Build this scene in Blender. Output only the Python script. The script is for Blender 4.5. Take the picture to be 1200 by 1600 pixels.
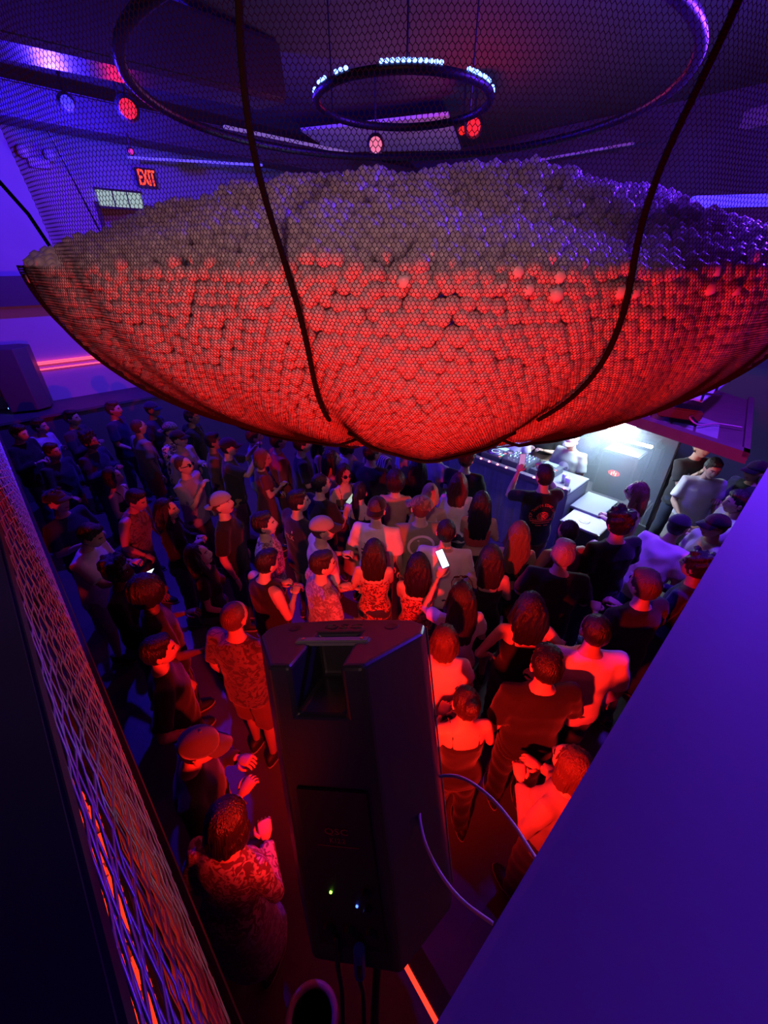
import bpy, bmesh, math, random
import numpy as np
from mathutils import Matrix, Vector, noise
from mathutils.bvhtree import BVHTree
random.seed(7); np.random.seed(7)
for o in list(bpy.data.objects): bpy.data.objects.remove(o)
SC = bpy.context.scene; COL = SC.collection
R = math.radians
# ------------------------------------------------------------------ camera
CAMZ = 3.7; FPX = 640.0; PITCH = R(31.4)
cd = bpy.data.cameras.new('camera'); cam = bpy.data.objects.new('camera', cd); COL.objects.link(cam)
cam.location = (0, 0, CAMZ); cam.rotation_euler = (R(90)-PITCH, 0, 0)
cd.sensor_fit = 'VERTICAL'; cd.sensor_height = 24.0; cd.lens = FPX/1600*24.0
cd.clip_start = 0.02; cd.clip_end = 100
SC.camera = cam
# ------------------------------------------------------------------ world, exposure
w = bpy.data.worlds.new('club_dark'); SC.world = w; w.use_nodes = True
w.node_tree.nodes['Background'].inputs[0].default_value = (.3, .3, .3, 1)
w.node_tree.nodes['Background'].inputs[1].default_value = .002
vs = SC.view_settings; vs.view_transform = 'Standard'; vs.look = 'None'; vs.gamma = 1; vs.exposure = 0.0; vs.use_curve_mapping = False
SC.cycles.max_bounces = 6; SC.cycles.sample_clamp_indirect = 4.0
# ------------------------------------------------------------------ lights of the room, some assumed
def lamp(name, kind, loc, col, power, size=.1, target=None, angle=None, blend=.5, sy=None):
    l = bpy.data.lights.new(name, kind); l.color = col; l.energy = power
    if kind == 'AREA':
        l.size = size
        if sy: l.shape = 'RECTANGLE'; l.size_y = sy
    else: l.shadow_soft_size = size
    if kind == 'SPOT': l.spot_size = R(angle); l.spot_blend = blend
    o = bpy.data.objects.new(name, l); COL.objects.link(o); o.location = loc
    if target is not None:
        o.rotation_euler = (Vector(target)-Vector(loc)).to_track_quat('-Z', 'Y').to_euler()
    return o
RED = (1, .012, .006); BLUE = (.035, .012, 1); PURP = (.42, .05, 1); COOL = (.40, .68, 1)
# outside the picture: an assumed blue lamp on the right (a tube lamp and strip run out of the frame there) and an unseen lamp assumed behind the viewer, added to light the net front
lamp('assumed_blue_lamp_right_offscreen', 'POINT', (3.13, 3.38, 4.9), (.12, .02, 1), 880, .15)
lamp('assumed_balcony_lamp_offscreen', 'SPOT', (-.5, -1.6, 5.3), (1, .46, .46), 250, .12, (-.45, 2.6, 3.1), 48, .9)
# the lamps that stand in the picture are lit in their own builders below
# ------------------------------------------------------------------ projection of photo pixels
CT, ST = math.cos(PITCH), math.sin(PITCH)
def ray(px, py):
    xn = (px-600)/FPX; yn = (py-800)/FPX
    return Vector((xn, CT-yn*ST, -(ST+yn*CT)))
def at_z(px, py, z):
    d = ray(px, py); t = (z-CAMZ)/d.z
    return Vector((0, 0, CAMZ))+d*t
def at_t(px, py, t): return Vector((0, 0, CAMZ))+ray(px, py)*t
AX = Vector((-.688, .726, 0)); BX = Vector((.726, .688, 0))     # room axes
def at_plane(px, py, n, dist):
    d = ray(px, py); return Vector((0, 0, CAMZ))+d*(dist/d.dot(n))
# ------------------------------------------------------------------ materials
MC = {}
def rgba(c): return (c[0], c[1], c[2], 1)
def mat(name, col, rough=.6, metal=0, emit=None, es=0, bump=0, bscale=60, var=0, vscale=8, trans=0, alpha=1, spec=.5, sheen=0):
    if name in MC: return MC[name]
    m = bpy.data.materials.new(name); m.use_nodes = True; nt = m.node_tree; b = nt.nodes['Principled BSDF']
    b.inputs['Base Color'].default_value = rgba(col); b.inputs['Roughness'].default_value = rough
    b.inputs['Metallic'].default_value = metal; b.inputs['Specular IOR Level'].default_value = spec
    if sheen: b.inputs['Sheen Weight'].default_value = sheen
    if emit: b.inputs['Emission Color'].default_value = rgba(emit); b.inputs['Emission Strength'].default_value = es
    if trans: b.inputs['Transmission Weight'].default_value = trans
    if alpha < 1: b.inputs['Alpha'].default_value = alpha
    tc = nt.nodes.new('ShaderNodeTexCoord')
    if var:
        n = nt.nodes.new('ShaderNodeTexNoise'); n.inputs['Scale'].default_value = vscale; n.inputs['Detail'].default_value = 5
        nt.links.new(tc.outputs['Object'], n.inputs['Vector'])
        mx = nt.nodes.new('ShaderNodeMix'); mx.data_type = 'RGBA'
        mx.inputs[6].default_value = rgba([c*(1-var) for c in col]); mx.inputs[7].default_value = rgba([min(1, c*(1+var)) for c in col])
        nt.links.new(n.outputs['Fac'], mx.inputs[0]); nt.links.new(mx.outputs[2], b.inputs['Base Color'])
    if bump:
        n2 = nt.nodes.new('ShaderNodeTexNoise'); n2.inputs['Scale'].default_value = bscale; n2.inputs['Detail'].default_value = 6
        nt.links.new(tc.outputs['Object'], n2.inputs['Vector'])
        bp = nt.nodes.new('ShaderNodeBump'); bp.inputs['Strength'].default_value = bump; bp.inputs['Distance'].default_value = .01
        nt.links.new(n2.outputs['Fac'], bp.inputs['Height']); nt.links.new(bp.outputs[0], b.inputs['Normal'])
    MC[name] = m; return m
def pattern_mat(name, c1, c2, scale=18, kind='paisley'):
    if name in MC: return MC[name]
    m = mat(name, c1, .8, sheen=.2); nt = m.node_tree; b = nt.nodes['Principled BSDF']
    tc = nt.nodes.new('ShaderNodeTexCoord')
    if kind == 'stripe':
        t = nt.nodes.new('ShaderNodeTexWave'); t.inputs['Scale'].default_value = scale; t.bands_direction = 'X'; out = t.outputs['Fac']
    elif kind == 'band':
        t = nt.nodes.new('ShaderNodeTexWave'); t.inputs['Scale'].default_value = scale; t.bands_direction = 'Z'; out = t.outputs['Fac']
    else:
        t = nt.nodes.new('ShaderNodeTexNoise'); t.inputs['Scale'].default_value = scale; t.inputs['Detail'].default_value = 1.5; t.inputs['Distortion'].default_value = 1.6; out = t.outputs['Fac']
    nt.links.new(tc.outputs['Object'], t.inputs['Vector'])
    cr = nt.nodes.new('ShaderNodeValToRGB'); e = cr.color_ramp.elements
    e[0].position = .44; e[0].color = rgba(c1); e[1].position = .53; e[1].color = rgba(c2)
    nt.links.new(out, cr.inputs[0]); nt.links.new(cr.outputs[0], b.inputs['Base Color'])
    return m
def hair_mat(name, col):
    if name in MC: return MC[name]
    m = mat(name, col, .38, spec=.5); nt = m.node_tree; b = nt.nodes['Principled BSDF']
    tc = nt.nodes.new('ShaderNodeTexCoord'); mp = nt.nodes.new('ShaderNodeMapping'); mp.inputs['Scale'].default_value = (130, 130, 9)
    n = nt.nodes.new('ShaderNodeTexNoise'); n.inputs['Scale'].default_value = 1; n.inputs['Detail'].default_value = 4
    nt.links.new(tc.outputs['Object'], mp.inputs[0]); nt.links.new(mp.outputs[0], n.inputs['Vector'])
    bp = nt.nodes.new('ShaderNodeBump'); bp.inputs['Strength'].default_value = .9; bp.inputs['Distance'].default_value = .012
    nt.links.new(n.outputs['Fac'], bp.inputs['Height']); nt.links.new(bp.outputs[0], b.inputs['Normal'])
    return m
def glow(name, col, s):
    return mat(name, (0, 0, 0), .5, emit=col, es=s)
CLOTH = {
 'black': (.012, .011, .013), 'charcoal': (.035, .035, .04), 'navy': (.016, .018, .05), 'white': (.72, .70, .70), 'pink': (.70, .63, .63),
 'mauve': (.34, .29, .31), 'lilac': (.43, .40, .46), 'grey': (.30, .31, .33), 'olive': (.24, .23, .15), 'red': (.42, .05, .05), 'orangelit': (.46, .26, .18),
 'brown': (.12, .07, .05), 'maroon': (.12, .03, .05), 'denim': (.16, .24, .40), 'paleblue': (.38, .50, .66), 'khaki': (.42, .40, .32), 'darkdenim': (.04, .05, .09), 'cream': (.62, .56, .46), 'tan': (.34, .22, .13), 'pinklit': (.76, .67, .65)}  # pale pinks, mauve, lilac and orange have some coloured light mixed in
PAT = {'paisley': ((.55, .47, .48), (.14, .07, .09), 26), 'leaf': ((.02, .02, .03), (.50, .48, .42), 16), 'floral': ((.40, .31, .33), (.20, .12, .15), 22),
       'darkprint': ((.03, .022, .035), (.10, .075, .09), 20), 'redprint': ((.10, .02, .02), (.55, .16, .10), 24), 'camo': ((.06, .06, .05), (.16, .15, .11), 14), 'leopard': ((.05, .04, .04), (.20, .17, .15), 34)}
def cloth(k):
    if k in PAT: a, b, s = PAT[k]; return pattern_mat('cloth_'+k, a, b, s)
    if k == 'striped': return pattern_mat('cloth_striped', (.6, .56, .58), (.08, .03, .08), 9, 'stripe')
    return mat('cloth_'+k, CLOTH[k], .85, bump=.25, bscale=220, var=.12, vscale=14, sheen=.15, spec=.25)
HAIR = {'black': (.010, .008, .009), 'darkbrown': (.022, .013, .010), 'brown': (.07, .035, .02), 'lightbrown': (.17, .10, .055), 'blonde': (.48, .33, .17), 'auburn': (.13, .035, .02), 'grey': (.26, .23, .21), 'copper': (.50, .18, .07)}
SKIN = [(.56, .36, .27), (.44, .26, .18), (.30, .165, .11), (.12, .062, .042)]
def skinm(i): return mat('skin_%d' % i, SKIN[i], .5, bump=.08, bscale=90, var=.08, vscale=10, spec=.4)
EYE = mat('eye', (.02, .015, .012), .2); LIP = mat('lip', (.30, .10, .09), .45); BROW = mat('brow', (.02, .013, .01), .8); EYEW = mat('eye_white', (.6, .58, .56), .3)
M_black = mat('black_plastic', (.012, .012, .014), .38, bump=.15, bscale=350)
M_blackm = mat('black_metal', (.015, .015, .017), .45, metal=.3, bump=.1, bscale=200)
M_rope = mat('black_rope', (.004, .0035, .004), .95, spec=.1, bump=.6, bscale=160)
M_chrome = mat('chrome', (.5, .5, .52), .25, metal=1)
# ------------------------------------------------------------------ mesh builder
class MB:
    def __init__(s): s.v = []; s.f = []; s.m = []
    def add(s, vs, fs, mi=0, M=None):
        o = len(s.v)
        s.v += [tuple(M @ Vector(p)) for p in vs] if M is not None else [tuple(p) for p in vs]
        s.f += [tuple(i+o for i in f) for f in fs]; s.m += [mi]*len(fs); return s
    def box(s, c, d, mi=0, M=None, bev=0):
        x, y, z = c; a, b, h = d[0]/2, d[1]/2, d[2]/2
        if bev:
            bm = bmesh.new(); bmesh.ops.create_cube(bm, size=1)
            for v in bm.verts: v.co = Vector((x+v.co.x*d[0], y+v.co.y*d[1], z+v.co.z*d[2]))
            bmesh.ops.bevel(bm, geom=bm.edges[:], offset=bev, segments=2, affect='EDGES')
            bm.verts.index_update()
            s.add([v.co.copy() for v in bm.verts], [[v.index for v in f.verts] for f in bm.faces], mi, M); bm.free(); return s
        vs = [(x+i*a, y+j*b, z+k*h) for i in (-1, 1) for j in (-1, 1) for k in (-1, 1)]
        return s.add(vs, [(0, 1, 3, 2), (4, 6, 7, 5), (0, 4, 5, 1), (2, 3, 7, 6), (0, 2, 6, 4), (1, 5, 7, 3)], mi, M)
    def tube(s, path, rad, n=8, mi=0, M=None, cap=True, flat=None):
        P = [Vector(p) for p in path]; rr = rad if isinstance(rad, (list, tuple)) else [rad]*len(P)
        up = None; vs = []
        for i, p in enumerate(P):
            t = (P[min(i+1, len(P)-1)]-P[max(i-1, 0)])
            t = t.normalized() if t.length > 1e-9 else Vector((0, 0, 1))
            if up is None:
                up = Vector((0, 0, 1)) if abs(t.z) < .9 else Vector((0, 1, 0))
            a = (up-t*up.dot(t)).normalized(); b = t.cross(a); up = a
            for k in range(n):
                q = 2*math.pi*k/n; c2 = math.cos(q); s2 = math.sin(q)*(flat or 1)
                vs.append(p+(a*c2+b*s2)*rr[i])
        fs = []
        for i in range(len(P)-1):
            for k in range(n): fs.append((i*n+k, i*n+(k+1) % n, (i+1)*n+(k+1) % n, (i+1)*n+k))
        if cap: fs.append(tuple(range(n))[::-1]); fs.append(tuple((len(P)-1)*n+k for k in range(n)))
        return s.add(vs, fs, mi, M)
    def rings(s, rings, mi=0, M=None, cap=True):
        n = len(rings[0]); vs = [p for r in rings for p in r]; fs = []
        for i in range(len(rings)-1):
            for k in range(n): fs.append((i*n+k, i*n+(k+1) % n, (i+1)*n+(k+1) % n, (i+1)*n+k))
        if cap: fs.append(tuple(range(n))[::-1]); fs.append(tuple((len(rings)-1)*n+k for k in range(n)))
        return s.add(vs, fs, mi, M)
    def ell(s, c, r, nu=14, nv=9, mi=0, M=None):
        vs = []; fs = []
        for j in range(1, nv):
            th = math.pi*j/nv
            for i in range(nu):
                ph = 2*math.pi*i/nu
                vs.append((c[0]+r[0]*math.sin(th)*math.cos(ph), c[1]+r[1]*math.sin(th)*math.sin(ph), c[2]+r[2]*math.cos(th)))
        for j in range(nv-2):
            for i in range(nu): fs.append((j*nu+i, (j+1)*nu+i, (j+1)*nu+(i+1) % nu, j*nu+(i+1) % nu))
        t = len(vs); vs.append((c[0], c[1], c[2]+r[2])); vs.append((c[0], c[1], c[2]-r[2]))
        for i in range(nu):
            fs.append((t, i, (i+1) % nu)); fs.append((t+1, (nv-2)*nu+(i+1) % nu, (nv-2)*nu+i))
        return s.add(vs, fs, mi, M)
    def lathe(s, prof, n=24, mi=0, M=None, arc=None):
        vs = []; fs = []; k = len(prof)
        for i in range(n):
            q = 2*math.pi*i/n
            for r_, z in prof: vs.append((r_*math.cos(q), r_*math.sin(q), z))
        for i in range(n):
            for j in range(k-1): fs.append((i*k+j, ((i+1) % n)*k+j, ((i+1) % n)*k+j+1, i*k+j+1))
        return s.add(vs, fs, mi, M)
    def torus(s, c, Rr, r, n=64, k=8, mi=0, M=None):
        pts = [(c[0]+Rr*math.cos(2*math.pi*i/n), c[1]+Rr*math.sin(2*math.pi*i/n), c[2]) for i in range(n)]
        vs = []; fs = []
        for i in range(n):
            q = 2*math.pi*i/n
            for j in range(k):
                t = 2*math.pi*j/k; rr = Rr+r*math.cos(t)
                vs.append((c[0]+rr*math.cos(q), c[1]+rr*math.sin(q), c[2]+r*math.sin(t)))
        for i in range(n):
            for j in range(k): fs.append((i*k+j, ((i+1) % n)*k+j, ((i+1) % n)*k+(j+1) % k, i*k+(j+1) % k))
        return s.add(vs, fs, mi, M)
    def mesh(s, name, mats=(), smooth=True):
        me = bpy.data.meshes.new(name); me.from_pydata(s.v, [], s.f)
        for m in mats: me.materials.append(m)
        me.polygons.foreach_set('material_index', s.m)
        me.polygons.foreach_set('use_smooth', [smooth]*len(s.f)); me.update(); return me
    def build(s, name, mats, parent=None, smooth=False, M=None):
        if not isinstance(mats, (list, tuple)): mats = [mats]
        return obj(name, s.mesh(name, mats, smooth), parent, M)
def obj(name, me, parent=None, M=None):
    o = bpy.data.objects.new(name, me); COL.objects.link(o)
    if parent is not None: o.parent = parent
    if M is not None: o.matrix_local = M
    return o
def tag(o, label=None, cat=None, group=None, kind=None):
    if label: o['label'] = label
    if cat: o['category'] = cat
    if group: o['group'] = group
    if kind: o['kind'] = kind
    return o
def empty(name, M, label, cat, group=None):
    o = bpy.data.objects.new(name, None); COL.objects.link(o); o.empty_display_size = .1
    o.matrix_world = M if isinstance(M, Matrix) else Matrix.Translation(M)
    return tag(o, label, cat, group)
def struct(name, mb, m, smooth=False): return tag(mb.build(name, m, smooth=smooth), kind='structure')
def bez(pts, n=10):
    P = [Vector(p) for p in pts]; out = []
    for i in range(len(P)-1):
        p0 = P[max(i-1, 0)]; p1 = P[i]; p2 = P[i+1]; p3 = P[min(i+2, len(P)-1)]
        for k in range(n):
            t = k/n
            out.append(.5*((2*p1)+(p2-p0)*t+(2*p0-5*p1+4*p2-p3)*t*t+(3*p1-p0-3*p2+p3)*t**3))
    out.append(P[-1]); return out
def frame(c, xdir, zdir=Vector((0, 0, 1))):
    x = Vector(xdir).normalized(); z = Vector(zdir); y = z.cross(x).normalized(); z = x.cross(y)
    return Matrix(((x.x, y.x, z.x, c[0]), (x.y, y.y, z.y, c[1]), (x.z, y.z, z.z, c[2]), (0, 0, 0, 1)))
def text_mesh(body, size, depth=.0):
    cu = bpy.data.curves.new('t', 'FONT'); cu.body = body; cu.size = size; cu.align_x = 'CENTER'; cu.align_y = 'CENTER'; cu.resolution_u = 2; cu.extrude = depth
    o = bpy.data.objects.new('t', cu); COL.objects.link(o)
    dg = bpy.context.evaluated_depsgraph_get(); me = bpy.data.meshes.new_from_object(o.evaluated_get(dg))
    vs = [v.co.copy() for v in me.vertices]; fs = [tuple(p.vertices) for p in me.polygons]
    bpy.data.objects.remove(o); bpy.data.curves.remove(cu); bpy.data.meshes.remove(me)
    return vs, fs
# ================================================================== the setting
def ab(a, b, z=0): return AX*a+BX*b+Vector((0, 0, z))
RM = frame((0, 0, 0), -AX)        # local x = -AX, y = BX ... room-aligned frame
RM = Matrix(((AX.x, BX.x, 0, 0), (AX.y, BX.y, 0, 0), (0, 0, 1, 0), (0, 0, 0, 1)))
def rbox(mb, a0, a1, b0, b1, z0, z1, mi=0, bev=0):
    return mb.box(((a0+a1)/2, (b0+b1)/2, (z0+z1)/2), (abs(a1-a0), abs(b1-b0), abs(z1-z0)), mi, RM, bev)
M_floor = mat('floor_concrete', (.085, .075, .075), .42, bump=.2, bscale=25, var=.3, vscale=3)
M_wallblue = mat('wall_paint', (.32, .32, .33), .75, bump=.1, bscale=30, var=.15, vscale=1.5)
M_walldark = mat('wall_dark_paint', (.05, .045, .055), .8, bump=.1, bscale=30, var=.2, vscale=2)
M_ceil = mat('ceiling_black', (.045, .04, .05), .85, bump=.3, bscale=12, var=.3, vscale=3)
M_ledge = mat('ledge_paint', (.37, .37, .37), .62, bump=.04, bscale=40, var=.06, vscale=3)
CEIL = 5.75
struct('floor', rbox(MB(), -6, 10.2, -5, 9.2, -.1, 0), M_floor)
struct('ceiling', rbox(MB(), -6, 10.2, -5, 9.2, CEIL, CEIL+.1), M_ceil)
struct('wall_right', rbox(MB(), -6, 10.2, 9.0, 9.2, 0, CEIL), M_walldark)
struct('wall_near', rbox(MB(), -6, 10.2, -5.2, -5, 0, CEIL), M_walldark)
struct('wall_side', rbox(MB(), -6.2, -6, -5, 9.2, 0, CEIL), M_walldark)
# far left wall with an upper doorway, a dark soffit band and a pale recess
def onA(px, py, a=10.0): return at_plane(px, py, AX, a)
def bz(px, py, a=10.0):
    p = onA(px, py, a); return p.dot(BX), p.z
wl = MB()
b0, zt = bz(155, 322); b1, zb = bz(300, 325)
db0, db1, dz1 = b0, b1, zt
dz0 = 2.75
rbox(wl, 10, 10.2, -5, db0, 3.5, CEIL); rbox(wl, 10, 10.2, db1, 9.2, 0, CEIL); rbox(wl, 10, 10.2, db0, db1, dz1, CEIL)
rbox(wl, 10, 10.2, -5, db1, 0, 2.85)
rbox(wl, 10.9, 11.0, db0-.2, db1+.2, 2.7, dz1+.2)
struct('wall_left', wl, M_wallblue)
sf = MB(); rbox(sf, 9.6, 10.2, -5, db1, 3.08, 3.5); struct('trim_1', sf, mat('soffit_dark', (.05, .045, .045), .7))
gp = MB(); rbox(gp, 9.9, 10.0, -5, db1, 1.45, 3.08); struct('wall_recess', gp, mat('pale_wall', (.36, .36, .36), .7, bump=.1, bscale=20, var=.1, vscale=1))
bb = MB(); rbox(bb, 9.0, 9.9, -4, db1, 0, 1.42); rbox(bb, 8.95, 9.9, -4, db1, 1.42, 1.46)
struct('trim_2', bb, mat('bar_front', (.075, .075, .08), .6, var=.2, vscale=4))
# upper doorway frame
df = MB()
for (x0, x1, y0, y1) in ((db0-.06, db0, dz0, dz1), (db1, db1+.06, dz0, dz1), (db0-.06, db1+.06, dz1, dz1+.06)): rbox(df, 9.95, 10.12, x0, x1, y0, y1)
struct('door_1', df, M_blackm)
# bright transom panel
t0, tz1 = bz(148, 297); t1, tz0 = bz(222, 327)
tr = MB(); rbox(tr, 9.9, 9.95, t0, t1, tz0, tz1)
tp = empty('transom_light', ab(9.92, (t0+t1)/2, tz0), 'pale glowing transom panel over the dark upper doorway below the EXIT sign', 'light panel')
def child(o, parent): o.parent = parent; o.matrix_parent_inverse = parent.matrix_world.inverted(); return o
bpy.context.view_layer.update()
child(tr.build('panel', glow('transom_glow', (.62, .85, .80), .55)), tp)
fr = MB(); rbox(fr, 9.88, 9.96, t0-.03, t1+.03, tz1, tz1+.03); rbox(fr, 9.88, 9.96, t0-.03, t1+.03, tz0-.03, tz0)
for k in range(1, 3): rbox(fr, 9.88, 9.96, t0+(t1-t0)*k/3-.008, t0+(t1-t0)*k/3+.008, tz0, tz1)
child(fr.build('frame', M_blackm), tp)
# EXIT sign
e0, ez1 = bz(207, 262); e1, ez0 = bz(243, 296)
ex = empty('exit_sign', ab(9.9, (e0+e1)/2, ez0), 'glowing red EXIT sign high on the far blue wall', 'sign')
bpy.context.view_layer.update()
es = MB(); rbox(es, 9.86, 9.95, e0, e1, ez0, ez1); child(es.build('housing', M_black), ex)
vs, fs = text_mesh('EXIT', 1.0, .02)
xs = [v.x for v in vs]; ys = [v.y for v in vs]; wx = max(xs)-min(xs); hy = max(ys)-min(ys)
eb = (e0+e1)/2; ezc = (ez0+ez1)/2
lt = MB(); lt.add([ab(9.84, eb+(v.x-(max(xs)+min(xs))/2)/wx*(e1-e0)*.88, ezc+(v.y-(max(ys)+min(ys))/2)/hy*(ez1-ez0)*.78)-AX*(v.z) for v in vs], fs)
child(lt.build('letters', glow('exit_red', (1, .045, .015), 2.4)), ex)
# emergency lamp with two heads
q0, qz = bz(58, 252, 10)
el = empty('emergency_lamp', ab(9.9, q0, qz), 'twin-headed emergency lamp on the blue wall', 'lamp'); bpy.context.view_layer.update()
child(rbox(MB(), 9.84, 9.99, q0-.14, q0+.14, qz-.10, qz+.02, 0, .01).build('housing', mat('lamp_housing', (.35, .35, .4), .5)), el)
for s_ in (-1, 1):
    c = ab(9.82, q0+s_*.17, qz+.08); child(MB().ell(c, (.085, .085, .085)).build('lamp_head', mat('lamp_head', (.55, .55, .6), .3), smooth=True), el)
# red neon double line on the pale recess
nb0, nz = bz(88, 566, 9.88); nb1, _ = bz(150, 566, 9.88)
for k, dz in enumerate((.03, 0, -.09)):
    tag(MB().tube([ab(9.86, nb0-.5, nz+dz), ab(9.86, nb1+.3, nz+dz)], .011, 6).build('neon_tube', glow('neon_red', (1, .05, .10), 3.2)),
        'thin red neon tube along the pale wall beside the tall loudspeaker', 'neon tube', 'red neon tubes on the pale wall')
# ------------------------------------------------------------------ mezzanine: painted ledge to the right, mesh guard to the left
LZ = 3.15; MZ = 2.27
ld = MB(); rbox(ld, -.36, .021, -.5, 4.7, MZ-.05, LZ, 0, .008); struct('wall_ledge', ld, M_ledge)
ms = MB(); rbox(ms, -5, -.36, -4.8, 4.7, MZ-.15, MZ); rbox(ms, -.36, 9.0, -4.8, -.16, MZ-.15, MZ); struct('floor_mezzanine', ms, M_walldark)
mw = MB(); rbox(mw, -6, -.3, 4.7, 4.85, 0, CEIL); struct('wall_end', mw, mat('wall_end_paint', (.13, .13, .135), .75, var=.15, vscale=2))
guard = empty('mesh_guard_rail', ab(.1, -.18, MZ), 'balcony guard of purple-lit wire mesh under a flat black cap rail', 'railing'); bpy.context.view_layer.update()
cap = MB(); rbox(cap, -.3, 9.0, -.40, -.11, LZ-.045, LZ, 0, .006)
child(cap.build('cap_rail', mat('cap_black', (.010, .011, .016), .6, bump=.05, bscale=80)), guard)
bt = MB(); rbox(bt, -.3, 9.0, -.135, -.10, MZ-.02, MZ+.035); child(bt.build('bottom_rail', M_blackm), guard)
for a in (.9, 2.4, 3.9, 5.4, 6.9, 8.4):
    child(rbox(MB(), a-.02, a+.02, -.165, -.125, MZ, LZ-.04).build('post', M_blackm), guard)
wm = MB(); hgt = LZ-.05-(MZ+.03); run = 2.3
for k in range(-20, 76):
    a = k*.115
    for sgn in (1, -1):
        p0 = (a, MZ+.03) if sgn > 0 else (a, LZ-.05)
        pts = []
        for j in range(23):
            u = j/22; aa = a+u*run; zz = p0[1]+sgn*u*hgt
            if -.25 < aa < 8.9: pts.append(ab(aa, -.117+.006*math.sin(u*66), zz))
        if len(pts) > 2: wm.tube(pts, .0023, 4, cap=False)
tag(child(wm.build('wire_mesh', mat('mesh_wire', (.42, .40, .46), .4, metal=.5), smooth=True), guard), kind='stuff')
# red lit louvre panel on the balcony wall behind the mesh
lv = empty('louvre_light', ab(.5, -.3, MZ), 'red backlit louvre panel seen through the wire mesh guard', 'light panel'); bpy.context.view_layer.update()
bk = MB(); rbox(bk, .24, .86, -.20, -.185, MZ+.02, LZ-.06); child(bk.build('housing', M_black), lv)
M_louv = glow('louvre_red', (1, .03, .01), 1.6)
for c_ in range(3):
    z0 = MZ+.30+c_*.095
    for k in range(21):
        if (k*7+c_*5) % 9 == 0: continue
        a = .27+k*.026
        child(rbox(MB(), a, a+.014, -.185, -.178, z0, z0+.075-.012*((k+c_) % 3)).build('rung', M_louv), lv)
# ------------------------------------------------------------------ ceiling rig
HC = Vector((.12, 3.57)); HZ = CAMZ+.86
hp = tag(MB().torus((HC.x, HC.y, HZ), 1.58, .028, 96, 8).build('hanging_hoop', M_blackm, smooth=True), 'large black pipe hoop hung over the ball cloud around the light ring', 'hoop')
rg = empty('light_ring', Vector((HC.x, HC.y, HZ)), 'small black ring with bright blue-white LED segments above the ball cloud', 'light ring'); bpy.context.view_layer.update()
child(MB().torus((HC.x, HC.y, HZ), .545, .024, 80, 8).build('ring', M_blackm, smooth=True), rg)
M_led = glow('led_blue', (.12, .24, 1), 7)
def ledseg(p0, p1, step):
    a = p0
    while a < p1:
        q = R(a); p = Vector((HC.x+.553*math.cos(q), HC.y+.553*math.sin(q), HZ+.030))
        child(MB().ell(p, (.013, .013, .010), 8, 6).build('led', M_led, smooth=True), rg); a += step
ledseg(-104, -68, 3.0); ledseg(-52, -28, 3.4); ledseg(-18, -8, 4); ledseg(-134, -122, 4); ledseg(-154, -144, 4); ledseg(-170, -163, 4)
for q in (30, 150, 270):
    child(MB().tube([(HC.x+.545*math.cos(R(q)), HC.y+.545*math.sin(R(q)), HZ), (HC.x+.545*math.cos(R(q)), HC.y+.545*math.sin(R(q)), CEIL)], .006, 6).build('hanger', M_blackm), rg)
def beam(name, p, q, w_, h_, m, label, cat='beam', group=None):
    p, q = Vector(p), Vector(q); L = (q-p).length; M = frame((p+q)/2, q-p)
    return tag(MB().box((0, 0, 0), (L, w_, h_), 0, None, min(w_, h_)*.08).build(name, m, M=M), label, cat, group)
beam('ceiling_beam', at_z(-200, 120, 5.35), at_z(640, 282, 5.35), .55, .34, M_ceil, 'thick black ceiling beam crossing above the EXIT sign')
beam('ceiling_duct', at_z(-150, -40, 5.2), at_z(420, 120, 5.5), .5, .5, M_black, 'square black ventilation duct under the ceiling')
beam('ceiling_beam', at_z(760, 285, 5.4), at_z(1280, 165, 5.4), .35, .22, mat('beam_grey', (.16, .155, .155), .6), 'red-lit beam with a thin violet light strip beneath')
beam('light_strip', at_z(900, 285, 5.2), at_z(1190, 238, 5.2), .03, .02, glow('strip_violet', (.22, .06, 1), 1.3), 'thin violet light strip slung under the red-lit beam', 'light strip')
beam('lit_beam_edge', at_z(765, 264, 5.25), at_z(990, 224, 5.25), .05, .03, mat('edge_lit_pale', (.5, .5, .5), .5), 'thin added pale strip in place of the lit edge of the ceiling beam', 'trim')  # added strip; its pale colour stands for light on the beam edge
beam('light_strip', at_z(200, 246, 5.15), at_z(410, 258, 5.15), .04, .03, glow('strip_blue', (.10, .06, 1), 1.6), 'blue light strip fixed below the black ceiling beam', 'light strip')
beam('blue_tube_lamp', at_z(1080, 316, 4.25), at_z(1230, 312, 4.25), .12, .10, glow('tube_blue', (.04, .02, 1), 3.0), 'broad blue tube lamp beyond the right rim of the ball cloud', 'lamp')
beam('light_strip', at_z(350, 198, 5.1), at_z(560, 242, 5.1), .04, .03, glow('strip_lilac', (.40, .22, 1), .45), 'lilac light strip curving behind the hoop over the cloud', 'light strip')
def spotlamp(px, py, z, m, label, s=.09, light=None):
    p = at_z(px, py, z); e = empty('ceiling_spotlight', p, label, 'spotlight'); bpy.context.view_layer.update()
    d = (Vector((0, .5, CAMZ))-p).normalized(); M = frame(p, d.cross(Vector((0, 0, 1))), d)
    child(MB().lathe([(0, -.02), (s*.7, -.02), (s, -.2), (s*.8, -.28), (0, -.28)], 16, M=M).build('housing', M_black, smooth=True), e)
    child(MB().lathe([(0, -.012), (s*.68, -.014)], 16, M=M).build('lens', m), e)
    child(MB().tube([p-d*.15, Vector((p.x-d.x*.15, p.y-d.y*.15, CEIL))], .015, 6).build('yoke', M_blackm), e)
    if light: lamp(light[0], 'POINT', p+d*.05+Vector((0, 0, -.28)), light[1], light[2], .05)
spotlamp(740, 198, 5.2, glow('lens_red', (1, .015, .008), 1.1), 'red ceiling spotlight to the right of the light ring', .13, ('red_spotlight_lamp', RED, 40))
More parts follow.
